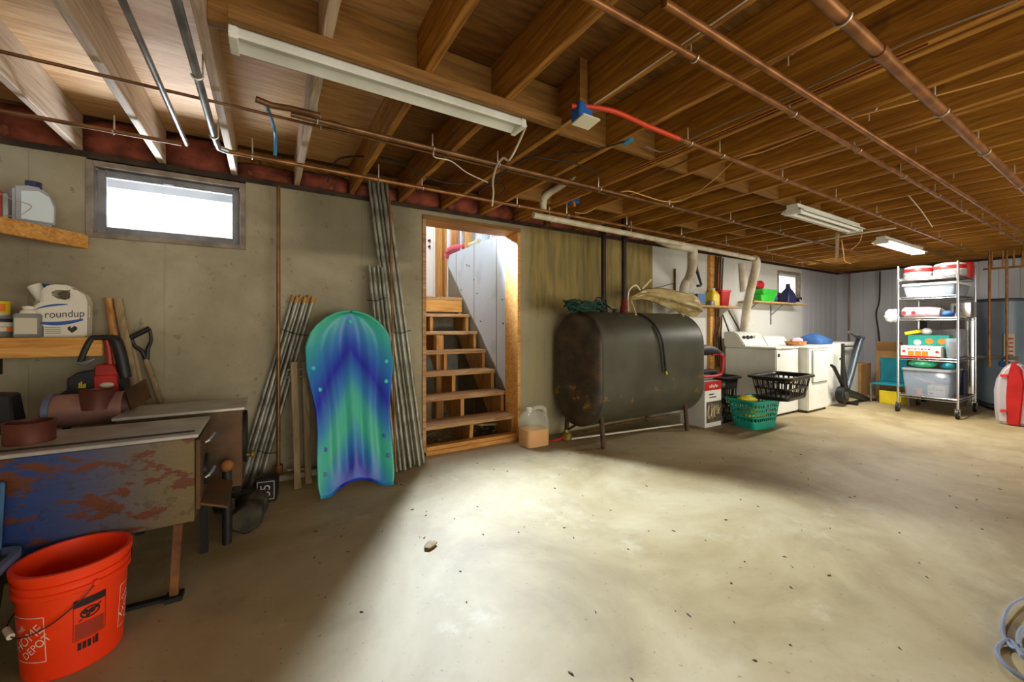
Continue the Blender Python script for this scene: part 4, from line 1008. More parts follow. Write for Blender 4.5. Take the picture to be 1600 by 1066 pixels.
t = thing('dryer', 'white front-loading dryer with square door next to the washer', 'dryer', (6.72, 2.95, 0))
B().box(6.40, 7.02, 2.61, 3.30, .03, .90).build('cabinet', 'white_enamel', t, bevel=.012, seg=2)
B().box(6.395, 7.025, 2.605, 3.30, .90, .922).build('top', 'white_enamel', t, bevel=.008)
B().box(6.50, 6.97, 2.590, 2.612, .42, .86).build('door', 'white_enamel', t, bevel=.010, seg=2)
B().box(6.492, 6.978, 2.6085, 2.612, .412, .868).build('door_gap', 'gap_dark', t, smooth=False)
B().prism([(3.3, .92), (3.12, .92), (3.2, 1.05), (3.3, 1.06)], lambda a, c_, d: (d, a, c_), 6.40, 7.02).build('console', 'white_enamel', t, bevel=.01)
for x in (6.44, 6.98):
    for y in (2.65, 3.26): B().cyl((x, y, 0), (x, y, .035), .02, n=8).build('foot', 'black', t)
t = thing('freezer', 'white upright freezer right of the dryer under the blue bag', 'freezer', (7.4, 3.0, 0))
B().box(7.10, 7.72, 2.70, 3.3, 0, .93).build('cabinet', 'white_enamel', t, bevel=.012, seg=2)
B().cyl((7.66, 2.69, .70), (7.66, 2.70, .70), .016, n=10).build('lock', 'black', t)
t = thing('chest_freezer', 'white chest freezer with lid behind the exercise bike', 'freezer', (8.2, 3.0, 0))
B().box(7.82, 8.62, 2.78, 3.35, .0, .87).build('cabinet', 'white_enamel', t, bevel=.012, seg=2)
B().box(7.81, 8.63, 2.765, 3.36, .885, .945).build('lid', 'white_enamel', t, bevel=.012, seg=2)
mk('wicker', (188, 132, 74), (150, 98, 50), 30, .8, bump=.6); mk('pink', (226, 168, 176), (206, 140, 150), 10, .9); mk('cloth_blue', (48, 92, 148), (34, 66, 116), 6, .8, bump=.4)
t = thing('wicker_tray', 'shallow wicker basket with pink cloth on top of the dryer', 'basket', (6.72, 2.95, .922))
B().lathe([(.13, 0), (.16, .01), (.19, .065), (.18, .065), (.15, .015), (0, .012)], (6.75, 2.92, .922), 24, sy=.7).build('tray', 'wicker', t)
tag(B().ell((6.78, 2.92, .99), .12, .08, .05, jit=.12).build('folded_cloth', 'pink'), 'pink cloth lying in the wicker basket', 'cloth')
tag(B().loft([rrect(7.45, 2.95, .93, .46, .34, .08), rrect(7.45, 2.95, 1.0, .48, .36, .08), rrect(7.4, 2.95, 1.06, .26, .2, .06), rrect(7.40, 2.95, 1.09, .08, .1, .03)]).build('duffel_bag', 'cloth_blue', bevel=.01), 'blue cloth bag lying on the upright freezer', 'bag')

# ------------------------------------------------------------------ exercise bike
mk('bike_grey', (72, 80, 88), (58, 64, 70), 6, .4, .4); mk('bike_black', (26, 25, 26), rough=.45)
t = thing('exercise_bike', 'grey folding exercise bike with black flywheel before the freezers', 'exercise bike', (7.95, 2.62, 0))
YK = 2.58; q = lambda px, py, y=YK: P(px, py, Y=y)
B().tube([q(1344, 528), q(1337, 552), q(1329, 585), q(1321, 608)], [.055, .05, .05, .06], 12, flat=.7).build('main_post', 'bike_grey', t)
B().tube([q(1317, 537), q(1317, 570), q(1319, 606)], [.022, .026, .05], 10).build('seat_post', 'bike_black', t)
B().tube([q(1299, 571), q(1303, 574), q(1318, 605)], [.02, .024, .026], 10).build('crank_arm', 'bike_black', t)
c = q(1316, 617); B().cyl(c + Vector((0, -.05, 0)), c + Vector((0, .05, 0)), .125, n=26).build('flywheel', 'bike_black', t, bevel=.01)
B().cyl(c + Vector((0, -.06, 0)), c + Vector((0, -.05, 0)), .06, n=20).build('hub_cover', 'bike_grey', t)
B().tube([q(1318, 612), q(1338, 618), q(1358, 626)], [.06, .055, .045], 10).build('housing', 'bike_black', t)
f0 = q(1328, 632); f0.z = .025
B().tube([f0 + Vector((0, -.1, 0)), f0 + Vector((0, .1, 0))], .025, 10).build('stabiliser', 'bike_black', t)
f1 = q(1356, 632); f1.z = .022
B().tube([f1 + Vector((0, -.1, 0)), f1 + Vector((0, .1, 0))], .022, 10).tube([f0, f1], .018, 8).build('stabiliser', 'bike_black', t)
B().tube([q(1326, 519), q(1336, 525), q(1346, 528)], [.018, .022, .05], 10).build('handlebar', 'silver', t)
B().tube([q(1342, 527, YK - .1), q(1344, 526, YK), q(1342, 527, YK + .1)], .02, 10).build('grip', 'bike_black', t)
# ------------------------------------------------------------------ boxes by the far wall
tag(B().box(8.75, 9.2, 2.78, 3.2, 0, .56).build('moving_box', 'cardboard', smooth=False, bevel=.006), 'low cardboard box on the floor behind the exercise bike', 'box')
t = thing('moving_box', 'tall brown cardboard box standing by the far wall', 'box', (9.2, 2.45, 0))
B().box(9.0, 9.4, 2.28, 2.66, 0, .80).build('carton_body', 'cardboard', t, smooth=False, bevel=.006)
B(Matrix.Translation((9.0, 2.47, .80)) @ Matrix.Rotation(R(-30), 4, 'Y')).box(-.006, .006, -.17, .17, 0, .17).build('flap', 'cardboard', t, smooth=False)
mk('teal_fabric', (30, 146, 166), (22, 122, 142), 5, .6)
t = thing('folding_chair', 'turquoise folding chair standing before the cardboard boxes', 'chair', (8.2, 2.2, 0))
a = Matrix.Translation((8.58, 2.27, .30))
B(a).box(-.02, .02, -.20, .20, .02, .40).build('backrest', 'teal_fabric', t, bevel=.006)
B(a).box(-.36, .02, -.21, .21, -.012, .018).build('seat', 'teal_fabric', t, bevel=.006)
for y in (-.22, .22):
    B(a).tube([(-.36, y, -.30), (-.36, y, .0), (.03, y, .0), (.04, y, .42)], .012, 8).build('side_frame', 'tin', t)
    B(a).tube([(.03, y, .0), (.03, y, -.30)], .012, 8).build('leg', 'tin', t)
tag(B().box(8.26, 8.52, 2.14, 2.40, .0, .20).build('parcel', 'yellow', smooth=False, bevel=.005), 'yellow box on the floor under the turquoise chair', 'box')

# ------------------------------------------------------------------ wire shelving rack
RX0, RX1, RY0, RY1 = 7.67, 8.56, 1.44, 2.02
t = thing('wire_rack', 'chrome wire shelving rack on casters', 'shelving', ((RX0 + RX1) / 2, (RY0 + RY1) / 2, 0))
for x in (RX0, RX1):
    for y in (RY0, RY1):
        B().cyl((x, y, .12), (x, y, 2.06), .0135, n=10).build('post', 'chrome', t)
        cs = B().cyl((x - .015, y - .014, .062), (x - .015, y + .014, .062), .062, n=20).build('caster', 'black', t)
        B().cyl((x - .015, y - .018, .062), (x - .015, y + .018, .062), .02, n=10).build('hub', 'chrome', cs)
        B().prism([(-.03, .13), (.03, .13), (.0, .05), (-.03, .05)], lambda a, c_, d: (x + a, y + d, c_), .018, .024).prism([(-.03, .13), (.03, .13), (.0, .05), (-.03, .05)], lambda a, c_, d: (x + a, y + d, c_), -.024, -.018).build('fork', 'chrome', cs, smooth=False)
SZ = [.242, .771, 1.325, 1.617, 1.879]
for z in SZ:
    b = B()
    for dz in (0, -.03):
        b.tube([(RX0, RY0, z + dz), (RX1, RY0, z + dz), (RX1, RY1, z + dz), (RX0, RY1, z + dz), (RX0, RY0, z + dz)], .005, 6)
    for k in range(1, 24):
        x = RX0 + (RX1 - RX0) * k / 24; b.tube([(x, RY0, z), (x, RY1, z)], .0022, 4, caps=False)
    for k in range(1, 4):
        y = RY0 + (RY1 - RY0) * k / 4; b.tube([(RX0, y, z - .006), (RX1, y, z - .006)], .004, 5)
    n_ = 14
    b.tube([(RX0, RY0 + (RY1 - RY0) * k / n_, z - (.03 if k % 2 else 0)) for k in range(n_ + 1)], .0028, 4)
    b.tube([(RX0 + (RX1 - RX0) * k / n_, RY0, z - (.03 if k % 2 else 0)) for k in range(n_ + 1)], .0028, 4)
    b.build('wire_shelf', 'chrome', t)
# things on the rack
mk('clear_plastic', (176, 188, 206), rough=.15, alpha=.34); mk('lid_white', (222, 218, 210), rough=.4); mk('teal_box', (30, 140, 126), rough=.6); mk('tub_grey', (176, 180, 184), rough=.3, alpha=.7)
def tin_tub(label, cx, cy, r, z, red_all=False):
    t = thing('cake_carrier', label, 'container', (cx, cy, z))
    B().lathe([(r * .94, 0), (r, .01), (r, .055), (r * 1.02, .06), (r * 1.02, .07), (r, .075), (0, .075)], (cx, cy, z), 28).build('base', 'tub_grey', t)
    B().lathe([(r * .99, .075), (r * .99, .085)], (cx, cy, z), 28).build('seal', 'lid_white', t)
    B().lathe([(r * .985, .085), (r * 1.0, .09), (r * 1.0, .135), (r * .98, .14)], (cx, cy, z), 28).build('red_band', 'red', t)
    B().lathe([(r * .98, .14), (r * .9, .165), (r * .6, .178), (0, .18)], (cx, cy, z), 28).build('lid', 'lid_white', t)
tin_tub('round white and red cake carrier on the rack top, farther from water heater', 7.92, 1.87, .155, 1.885)
tin_tub('round white and red cake carrier on the rack top, nearer the water heater', 7.86, 1.55, .155, 1.885)
tag(B().lathe([(.0, 0), (.10, 0), (.105, .02), (.105, .2), (.10, .22), (0, .225)], (8.40, 1.53, 1.885), 24).build('canister', 'red'), 'red canister at the back of the rack top', 'canister')
def bin_(name, label, x0, x1, y0, y1, z, h_, mat='clear_plastic', lid='lid_white', cat='bin'):
    t = thing(name, label, cat, ((x0 + x1) / 2, (y0 + y1) / 2, z)); cx, cy, w_, d_ = (x0 + x1) / 2, (y0 + y1) / 2, x1 - x0, y1 - y0
    B().loft([rrect(cx, cy, z, w_ * .86, d_ * .86, .03), rrect(cx, cy, z + h_, w_ * .96, d_ * .96, .035)], True, False).build('tub', mat, t, solid=.003)
    B().loft([rrect(cx, cy, z + h_ - .012, w_, d_, .04), rrect(cx, cy, z + h_ + .014, w_, d_, .04), rrect(cx, cy, z + h_ + .018, w_ * .94, d_ * .94, .035)]).build('lid', lid, t)
    return t
bin_('storage_box', 'long shallow clear box on the second rack shelf', 7.70, 8.5, 1.46, 2.0, 1.622, .165)
tag(B().box(7.78, 7.86, 1.72, 1.79, 1.63, 1.75).build('craft_pack', 'pink', smooth=False, bevel=.004), 'pink packet inside the long clear box', 'packet')
tag(B().box(7.78, 7.90, 1.80, 1.90, 1.63, 1.74).build('craft_pack', 'cloth_blue', smooth=False, bevel=.004), 'blue packet inside the long clear box', 'packet')
mk('wrap_pack', (206, 196, 200), (186, 150, 156), 10, .35, c3=(226, 226, 230)); mk('wrap_red', (200, 40, 52), rough=.4)
t = thing('paper_pack', 'long plastic-wrapped paper pack with red dots on the middle rack shelf', 'pack', (7.9, 1.8, 1.33))
B().tube([(7.78, 2.0, 1.405), (7.78, 1.97, 1.405), (7.78, 1.72, 1.40), (7.78, 1.62, 1.395)], [.05, .075, .075, .06], 14).build('roll', 'wrap_pack', t)
for y in (1.97, 1.87): B(Matrix.Translation((7.702, y, 1.40)) @ Matrix.Rotation(R(90), 4, 'Y')).lathe([(.0, 0), (.025, 0), (.025, .006), (0, .006)], n=16).build('red_dot', 'wrap_red', t)
tag(B().ell((7.78, 1.55, 1.375), .09, .06, .045, jit=.06).build('snack_bag', 'cloth_blue'), 'blue snack bag beside the paper pack on the rack', 'bag')
tag(B().ell((8.0, 1.8, 1.41), .10, .18, .08, jit=.08).build('blanket_roll', 'packet_grey'), 'grey rolled blanket at the back of the middle rack shelf', 'blanket')
mk('plastic_white', (236, 236, 238), rough=.4)
tag(B().ell((7.70, 2.09, 1.36), .06, .08, .09, 12, 8, .2).build('plastic_bag', 'plastic_white'), 'white plastic bag hanging over the rack edge', 'bag')
t = thing('stock_pot', 'steel stock pot on the middle rack shelf', 'pot', (8.28, 1.52, 1.33))
B().lathe([(.12, 0), (.125, .01), (.125, .2), (.13, .205), (.12, .205), (.118, .01), (0, .01)], (8.24, 1.50, 1.33), 28).build('body', 'chrome', t)
for s_ in (-1, 1): B().tube([(8.24 + s_ * .12, 1.47, 1.48), (8.24 + s_ * .16, 1.47, 1.485), (8.24 + s_ * .16, 1.53, 1.485), (8.24 + s_ * .12, 1.53, 1.48)], .006, 6).build('handle', 'chrome', t)
# shelf four: cartons
t = thing('food_carton', 'white and orange printed carton on the fourth rack shelf', 'carton', (7.8, 1.82, .776))
B().box(7.69, 7.86, 1.60, 2.0, .776, .935).build('box', 'carton_white', t, smooth=False, bevel=.003)
B().box(7.6885, 7.6905, 1.60, 2.0, .776, .80).build('red_stripe', 'red', t, smooth=False)
for k in range(3): B().box(7.688, 7.6905, 1.72 + k * .07, 1.782 + k * .07, .805, .865).build('picture', 'orange', t, smooth=False)
b = B()
for k in range(7): b.box(7.6885, 7.6905, 1.70 + k * .034, 1.722 + k * .034, .885 + .004 * (k % 2), .90)
for y in (1.635, 1.965): b.cyl((7.6885, y, .86), (7.6905, y, .86), .018, n=12)
b.build('printed_marks', 'wrap_red', t, smooth=False)
t = thing('food_carton', 'teal carton with orange pictures behind the white and orange carton', 'carton', (7.95, 1.8, .776))
B().box(7.88, 8.06, 1.56, 1.97, .776, 1.085).build('box', 'teal_box', t, smooth=False, bevel=.003)
for y in (1.63, 1.75): B().cyl((7.8785, y, 1.0), (7.881, y, 1.0), .04, n=16).build('picture', 'orange', t)
B().cyl((7.8785, 1.87, .98), (7.881, 1.87, .98), .04, n=16).build('picture', 'carton_white', t)
tag(B(Matrix.Translation((7.93, 1.92, 1.10)) @ Matrix.Rotation(R(-14), 4, 'X')).box(-.06, .06, -.08, .08, 0, .045).build('snack_box', 'yellow', smooth=False, bevel=.004), 'small yellow box tilted on the teal carton', 'box')
tag(B().ell((7.98, 1.80, 1.135), .055, .055, .05).build('yarn_ball', 'plastic_white'), 'white ball resting on the teal carton', 'ball')
tag(B().box(8.12, 8.5, 1.5, 1.98, .776, 1.17).build('storage_tray', 'frame_grey', smooth=False, bevel=.02), 'grey lidded tray at the back of the fourth rack shelf', 'tray')
t = thing('vase', 'tall clear glass vase on the fourth rack shelf', 'vase', (7.84, 1.51, .776))
B().lathe([(.05, 0), (.05, .012), (.055, .02), (.075, .27), (.07, .27), (.05, .02)], (7.80, 1.515, .776), 20, closed=False).build('body', 'clear_plastic', t)
tag(B().cyl((7.80, 1.52, .80), (7.80, 1.51, 1.0), .03, n=10).build('candle', 'brass'), 'olive candle standing in the clear vase', 'candle')
# bottom shelf
bin_('storage_box', 'large clear lidded box on the bottom rack shelf', 7.69, 8.30, 1.50, 2.0, .248, .36, 'clear_plastic', 'tub_grey')
t = thing('note_carton', 'cream carton with handwriting in front inside the clear box', 'carton', (7.80, 1.66, .252))
B().box(7.755, 7.9, 1.57, 1.74, .255, .40).build('box', 'cream', t, smooth=False, bevel=.003)
b = B()
for y, z0, z1 in ((1.725, .33, .365), (1.712, .33, .35), (1.69, .33, .385), (1.675, .33, .385), (1.655, .335, .375)): b.box(7.7535, 7.7555, y - .002, y + .002, z0, z1)
for y in (1.63, 1.615, 1.60): b.box(7.7535, 7.7555, y - .005, y + .005, .338, .348)
b.box(7.7535, 7.7555, 1.69, 1.725, .28, .30); b.build('handwriting', 'ink', t, smooth=False)
tag(B().cyl((7.79, 1.83, .255), (7.79, 1.83, .34), .03, n=12).build('jar', 'orange'), 'orange jar inside the large clear box', 'jar')
tag(B(Matrix.Translation((7.95, 1.78, .44)) @ Matrix.Rotation(R(22), 4, 'X')).box(-.06, .06, -.18, .18, -.02, .02).build('toy_case', 'pink', smooth=False, bevel=.008), 'pinkish case slanting inside the large clear box', 'case')
tag(B().box(8.03, 8.22, 1.6, 1.92, .255, .40).build('toy_block', 'teal_fabric', smooth=False, bevel=.01), 'teal block inside the large clear box', 'block')
mk('bag_green', (40, 164, 110), (90, 206, 160), 26, .4)
tag(B().ell((7.82, 1.80, .685), .11, .15, .055, jit=.08).build('gift_bag', 'bag_green'), 'crumpled green bag on the lid of the large clear box', 'bag')
tag(B().ell((7.84, 1.57, .675), .1, .07, .045, jit=.06).build('gift_bag', 'teal_fabric'), 'crumpled teal bag on the lid of the large clear box', 'bag')
for k in range(3): tag(B().lathe([(.028, 0), (.03, .005), (.03, .075), (.022, .085), (.022, .1), (0, .1)], (7.99, 1.98 - k * .065, .63), 14).build('spice_jar', 'leg_brown'), ORD[k] + ' small brown jar from the left on the large clear box', 'jar', 'brown jars under the fourth rack shelf')
tag(B().box(8.34, 8.52, 1.5, 1.9, .248, .58).build('tool_box', 'navy', smooth=False, bevel=.012), 'navy plastic box at the back of the bottom rack shelf', 'box')

# ------------------------------------------------------------------ water heater, pipes, red bag
mk('heater', (120, 136, 152), (108, 124, 140), 2, .35); mk('heater_dark', (66, 70, 78), rough=.5)
HX, HY = 9.45, 1.33
t = thing('water_heater', 'grey-blue cylindrical water heater at the far wall', 'water heater', (HX, HY, 0))
B().lathe([(.25, .04), (.26, .05), (.26, 1.58)], (HX, HY, 0), 40).build('jacket', 'heater', t)
B().lathe([(.262, 1.575), (.264, 1.58), (.264, 1.605), (.25, 1.62), (0, 1.625)], (HX, HY, 0), 40).build('top_cap', 'heater_dark', t)
B().lathe([(.255, 0), (.255, .045)], (HX, HY, 0), 40).build('base_ring', 'heater_dark', t)
B().box(HX - .268, HX - .25, HY - .16, HY - .06, .70, 1.1).build('label_plate', 'plate_white', t, smooth=False)
b = B()
for k in range(5): b.box(HX - .2695, HX - .267, HY - .15, HY - .10 - .01 * (k % 2), .78 + k * .06, .80 + k * .06)
b.build('label_print', 'wrap_red', t, smooth=False)
B().box(HX - .275, HX - .22, HY - .12, HY - .02, .62, .70).build('thermostat', 'blue_box', t, bevel=.006)
B().tube([(HX - .26, HY + .2, .75), (HX - .28, HY, .75), (HX - .26, HY - .2, .75)], .03, 6).build('band', 'tin', t)
t = thing('flue_duct', 'shiny vertical metal duct between rack and water heater', 'duct', (9.2, 1.62, 0))
B().cyl((9.12, 1.58, 0.02), (9.12, 1.58, 1.33), .062, n=20).build('tube', 'chrome', t)
B().cyl((9.12, 1.58, .0), (9.12, 1.58, .03), .075, n=20).build('foot_ring', 'tin', t)
for px, y0, y1, lab in ((1546, 415, 574, 'left copper riser in front of the water heater'), (1573, 432, 592, 'right copper riser in front of the water heater')):
    a, c_ = P(px + 2, y0, X=9.12), P(px, y1, X=9.12); a = Vector((c_.x, c_.y, JB))
    t = thing('copper_pipe', lab, 'pipe', c_)
    B().cyl(c_, a, .0145, n=10).build('tube', 'copper', t)
    B().cyl(c_ + Vector((0, 0, .02)), c_ + Vector((0, 0, .09)), .022, n=10).build('coupling', 'brass', t)
t = thing('copper_manifold', 'horizontal copper manifold with short risers under the far joists', 'pipe', P(1575, 418, X=9.12))
B().cyl(P(1536, 421, X=9.12), P(1625, 414, X=9.12), .014, n=10).build('header_tube', 'copper', t)
for px in (1550, 1567, 1584, 1598):
    a = P(px, 419, X=9.12); B().cyl(a, (a.x, a.y, JB), .010, n=8).build('riser', 'copper', t)
mk('clear_soft', (220, 214, 218), rough=.2, alpha=.5)
t = thing('wreath_bag', 'red and clear round storage bag standing on edge at the right', 'bag', (7.7, 1.0, 0))
C0 = Vector((7.74, .96, .40)); rr_ = .40
def disc(y0, y1, s_):
    return [Vector((C0.x, 0, 0)) + Vector((s_ * 0, 0, 0)) for _ in ()]
b = B(); prof = [(1.30 - .34 * 0, 0)]
sil_ = [(1553, 640), (1552, 610), (1556, 592), (1566, 576), (1580, 566), (1600, 575), (1612, 600), (1614, 630), (1612, 668), (1556, 662)]
def sp3(pp, X): return [(P(a, c_, X=X).y, max(.01, P(a, c_, X=X).z)) for a, c_ in pp]
B().prism(sp3(sil_, 7.72), lambda a, c_, d: (d, a, c_), 7.72, 7.98).build('clear_shell', 'clear_soft', t, bevel=.03, seg=3)
red_ = [(1573, 666), (1572, 620), (1574, 590), (1581, 565), (1596, 576), (1601, 600), (1598, 630), (1594, 668)]
B().prism(sp3(red_, 7.715), lambda a, c_, d: (d, a, c_), 7.70, 7.99).build('red_panel', 'red', t, bevel=.012, seg=2)
for py in (587, 642): B().prism(sp3([(1563, py - 2), (1574, py - 2), (1574, py + 2), (1563, py + 2)], 7.71), lambda a, c_, d: (d, a, c_), 7.70, 7.72).build('strap', 'wrap_red', t, smooth=False)
tag(B(Matrix.Translation((8.85, 1.3, 0))).tube([(0, -.2, .05), (0, .05, .06), (.06, .2, .12)], [.05, .045, .03], 8, smooth=3).build('floor_pump', 'black'), 'black floor pump lying before the water heater', 'pump')
# ------------------------------------------------------------------ right wall shelves
mk('chipboard', (190, 154, 100), (168, 132, 82), 26, .8)
t = thing('wall_shelf', 'short shelf with detergent bottles above the tank end', 'shelf', (5.4, 3.45, 1.48))
B().box(4.92, 5.96, 3.30, 3.6, 1.475, 1.50).build('shelf_board', 'chipboard', t, smooth=False, bevel=.003)
for x in (5.1, 5.8): B().prism([(3.6, 1.475), (3.36, 1.475), (3.6, 1.30)], lambda a, c_, d: (d, a, c_), x - .01, x + .01).build('bracket', 'white_enamel', t, smooth=False)
t = thing('wall_shelf', 'chipboard shelf with green boxes beside the far window', 'shelf', (7.2, 3.45, 1.56))
B().box(6.42, 8.15, 3.34, 3.6, 1.585, 1.61).build('shelf_board', 'chipboard', t, smooth=False, bevel=.003)
for x in (6.6, 7.42):
    B().box(x - .012, x + .012, 3.585, 3.6, 1.24, 1.585).beam((x, 3.59, 1.40), (x, 3.40, 1.58), .02, .012).build('bracket', 'frame_grey', t, smooth=False)
def bottle(label, x, y, z, w_, h_, mat, lab, cap):
    t = thing('detergent_bottle', label, 'bottle', (x, y, z))
    B().loft([rrect(x, y, z + a * h_, w_ * s_, w_ * .7 * s_, .02 * s_ + .005) for a, s_ in ((0, .92), (.02, 1), (.6, 1), (.78, .7), (.88, .34), (.93, .32))]).build('body', mat, t)
    if lab: B().box(x - w_ * .42, x + w_ * .38, y - w_ * .352, y - w_ * .34, z + .12 * h_, z + .55 * h_).box(x - w_ * .502, x - w_ * .498, y - w_ * .26, y + w_ * .26, z + .12 * h_, z + .55 * h_).build('label', lab, t, smooth=False)
    B().cyl((x, y, z + .9 * h_), (x, y, z + h_), w_ * .19, n=12).build('cap', cap, t)
bottle('clear detergent bottle with blue label on the shelf above the tank', 5.16, 3.44, 1.50, .17, .29, 'jug_clear', 'blue_box', 'black')
bottle('yellow detergent bottle on the shelf between clear bottle and red tub', 5.42, 3.40, 1.50, .18, .25, 'yellow', None, 'cream')
tag(B().lathe([(.045, 0), (.048, .02), (.048, .06), (.03, .07), (0, .07)], (5.30, 3.345, 1.50), 16).build('small_tub', 'tin'), 'small grey tub in front of the yellow detergent bottle', 'tub')
t = thing('detergent_tub', 'red detergent tub at the shelf end near the white duct', 'tub', (5.66, 3.44, 1.50))
B().loft([rrect(5.68, 3.44, z, w_, d_, .025) for z, w_, d_ in ((1.50, .17, .15), (1.51, .18, .16), (1.71, .22, .19))]).build('body', 'red', t)
B().loft([rrect(5.68, 3.44, z, w_, d_, .025) for z, w_, d_ in ((1.705, .235, .205), (1.735, .235, .205))]).build('lid', 'wrap_red', t)
mk('green_box', (64, 196, 66), (50, 176, 52), 5, .4)
for k, z in enumerate((1.61, 1.71)):
    t = thing('caddy', ('lower', 'upper')[k] + ' of the two bright green boxes on the chipboard shelf', 'box', (6.8, 3.45, z))
    B().loft([rrect(6.86 + k * .05, 3.46, z + a, w_, d_, .02) for a, w_, d_ in ((0, .38, .2), (.085, .46, .23), (.097, .46, .23))]).build('tub', 'green_box', t)
tag(B().ell((6.78, 3.46, 1.88), .12, .07, .065, jit=.15).build('rag', 'wrap_red'), 'red rag heaped on the green boxes', 'rag')
tag(B().ell((7.2, 3.46, 1.67), .1, .07, .06, jit=.08).build('sponge_pack', 'cloth_blue'), 'blue pack on the shelf right of the green boxes', 'pack')
t = thing('spray_jug', 'dark blue jug silhouetted in the far window', 'jug', (7.75, 3.46, 1.61))
B().loft([rrect(7.72, 3.46, 1.61 + z, w_, d_, .03) for z, w_, d_ in ((0, .27, .15), (.12, .28, .16), (.2, .2, .12), (.26, .08, .07), (.30, .07, .06))]).build('body', 'navy', t)
B().cyl((7.72, 3.46, 1.90), (7.72, 3.46, 1.95), .03, n=12).build('cap', 'black', t)
random.seed(41); b = B()
for k in range(10):
    b.m = Matrix.Translation((7.92 + .02 * k, 3.44 + random.uniform(-.05, .05), 1.65 + random.uniform(0, .05)))
    b.tube([(-.05, 0, 0), (0, random.uniform(-.03, .03), .03), (.05, 0, .0)], .012, 6, smooth=3)
tag(b.build('wire_tangle', 'blackpipe', kind='stuff'), 'dark tangle of wire at the shelf end under the far window', 'wire')
# plywood post with cables behind the tank
t = thing('cable_board', 'upright yellow studs with cables fixed to the white wall', 'post', (5.75, 3.56, .3))
x0 = P(1109, 450, Y=3.56).x
for k, (a, c_) in enumerate(((0, .10), (.17, .29))): B().box(x0 + a, x0 + c_, 3.55, 3.598, .3, 2.27).build('stud', 'stud' if k else 'plank', t, smooth=False, bevel=.003)
B().box(x0 + .10, x0 + .17, 3.575, 3.598, .3, 2.27).build('backing', 'joist', t, smooth=False)
for k in range(4):
    xx = x0 + .09 + k * .06
    B().tube([(xx + .02, 3.53, 2.25), (xx, 3.535, 1.80), (xx + .06 * math.sin(k * 2), 3.53, 1.3), (xx - .03, 3.535, 1.0), (xx + .04, 3.53, .6)], .009, 7, smooth=5).build('cable', 'black' if k % 2 == 0 else 'blackpipe', t)
for a, c_ in (((1128, 488), (1143, 530)), ((1138, 485), (1155, 515))):
    tag(B().tube([P(a[0], a[1], Y=3.5), P(c_[0], c_[1], Y=3.5)], .010, 7).build('drain_hose', 'black'), 'black washer hose hanging left of its twin below the detergent shelf' if a[0] == 1128 else 'thin black washer hose hanging nearest the white duct', 'hose')
tag(B().tube([P(1086, 404, Y=3.5), P(1088, 420, Y=3.5), P(1096, 446, Y=3.5)], [.02, .022, .016], 8).build('hanging_tool', 'black'), 'black hanging handle above the clear detergent bottle', 'handle')
# far-wall conduit and cable
c0 = P(1327, 420, X=9.98)
tag(B().cyl((9.98, c0.y, .0), (9.98, c0.y, 2.28), .016, n=8).build('wall_conduit', 'oldwood'), 'vertical grey-brown conduit on the far wall', 'pipe')
tag(B().tube([P(1375, 424, X=9.99), P(1374, 470, X=9.99), P(1369, 490, X=9.99), P(1373, 520, X=9.99), P(1376, 553, X=9.99)], .012, 7, smooth=4).build('wall_cable', 'blackpipe'), 'dark cable hanging down the far wall left of the rack', 'cable')
tag(B().box(8.96, 9.04, 2.03, 2.12, 0, 1.38).build('post_stand', 'black', smooth=False, bevel=.01), 'black upright stand behind the rack left post', 'stand')
# ------------------------------------------------------------------ floor cable and debris
pts = []
c0 = P(1600, 1000, Z=.012)
mk('cable_grey', (126, 132, 142), (106, 112, 122), 6, .5)
pp = [(1640, 925), (1600, 938), (1575, 955), (1566, 985), (1578, 1010), (1600, 1020), (1625, 1010), (1625, 985), (1600, 985), (1592, 1000), (1600, 1030), (1580, 1005), (1562, 1008), (1558, 1022), (1570, 1042), (1600, 1060), (1640, 1075)]
tag(B().tube([P(a, c_, Z=.010) + Vector((0, 0, .004 * (k % 3))) for k, (a, c_) in enumerate(pp)], .0075, 8, smooth=6).build('floor_cable', 'cable_grey'), 'loose grey cable looped on the floor at the right edge', 'cable')
tag(B(Matrix.Translation(P(672, 851, Z=.012)) @ Matrix.Rotation(R(30), 4, 'Z')).ell((0, 0, 0), .045, .03, .012, 8, 5, .25).build('leaf', 'oldwood'), 'dry curled leaf on the bright floor patch', 'leaf')
random.seed(77); b = B()
for k in range(150):
    x, y = random.uniform(.2, 5.5), random.uniform(.5, 3.3); s_ = random.choice((.003, .004, .005, .007))
    b.m = Matrix.Translation((x, y, .002)) @ Matrix.Rotation(random.uniform(0, 6.3), 4, 'Z')
    b.ell((0, 0, 0), s_ * random.uniform(1, 2.2), s_ * .6, .0025, 6, 4, .2)
tag(b.build('floor_specks', 'leg_brown', kind='stuff'), 'small dark crumbs and grit scattered over the concrete floor', 'grit')
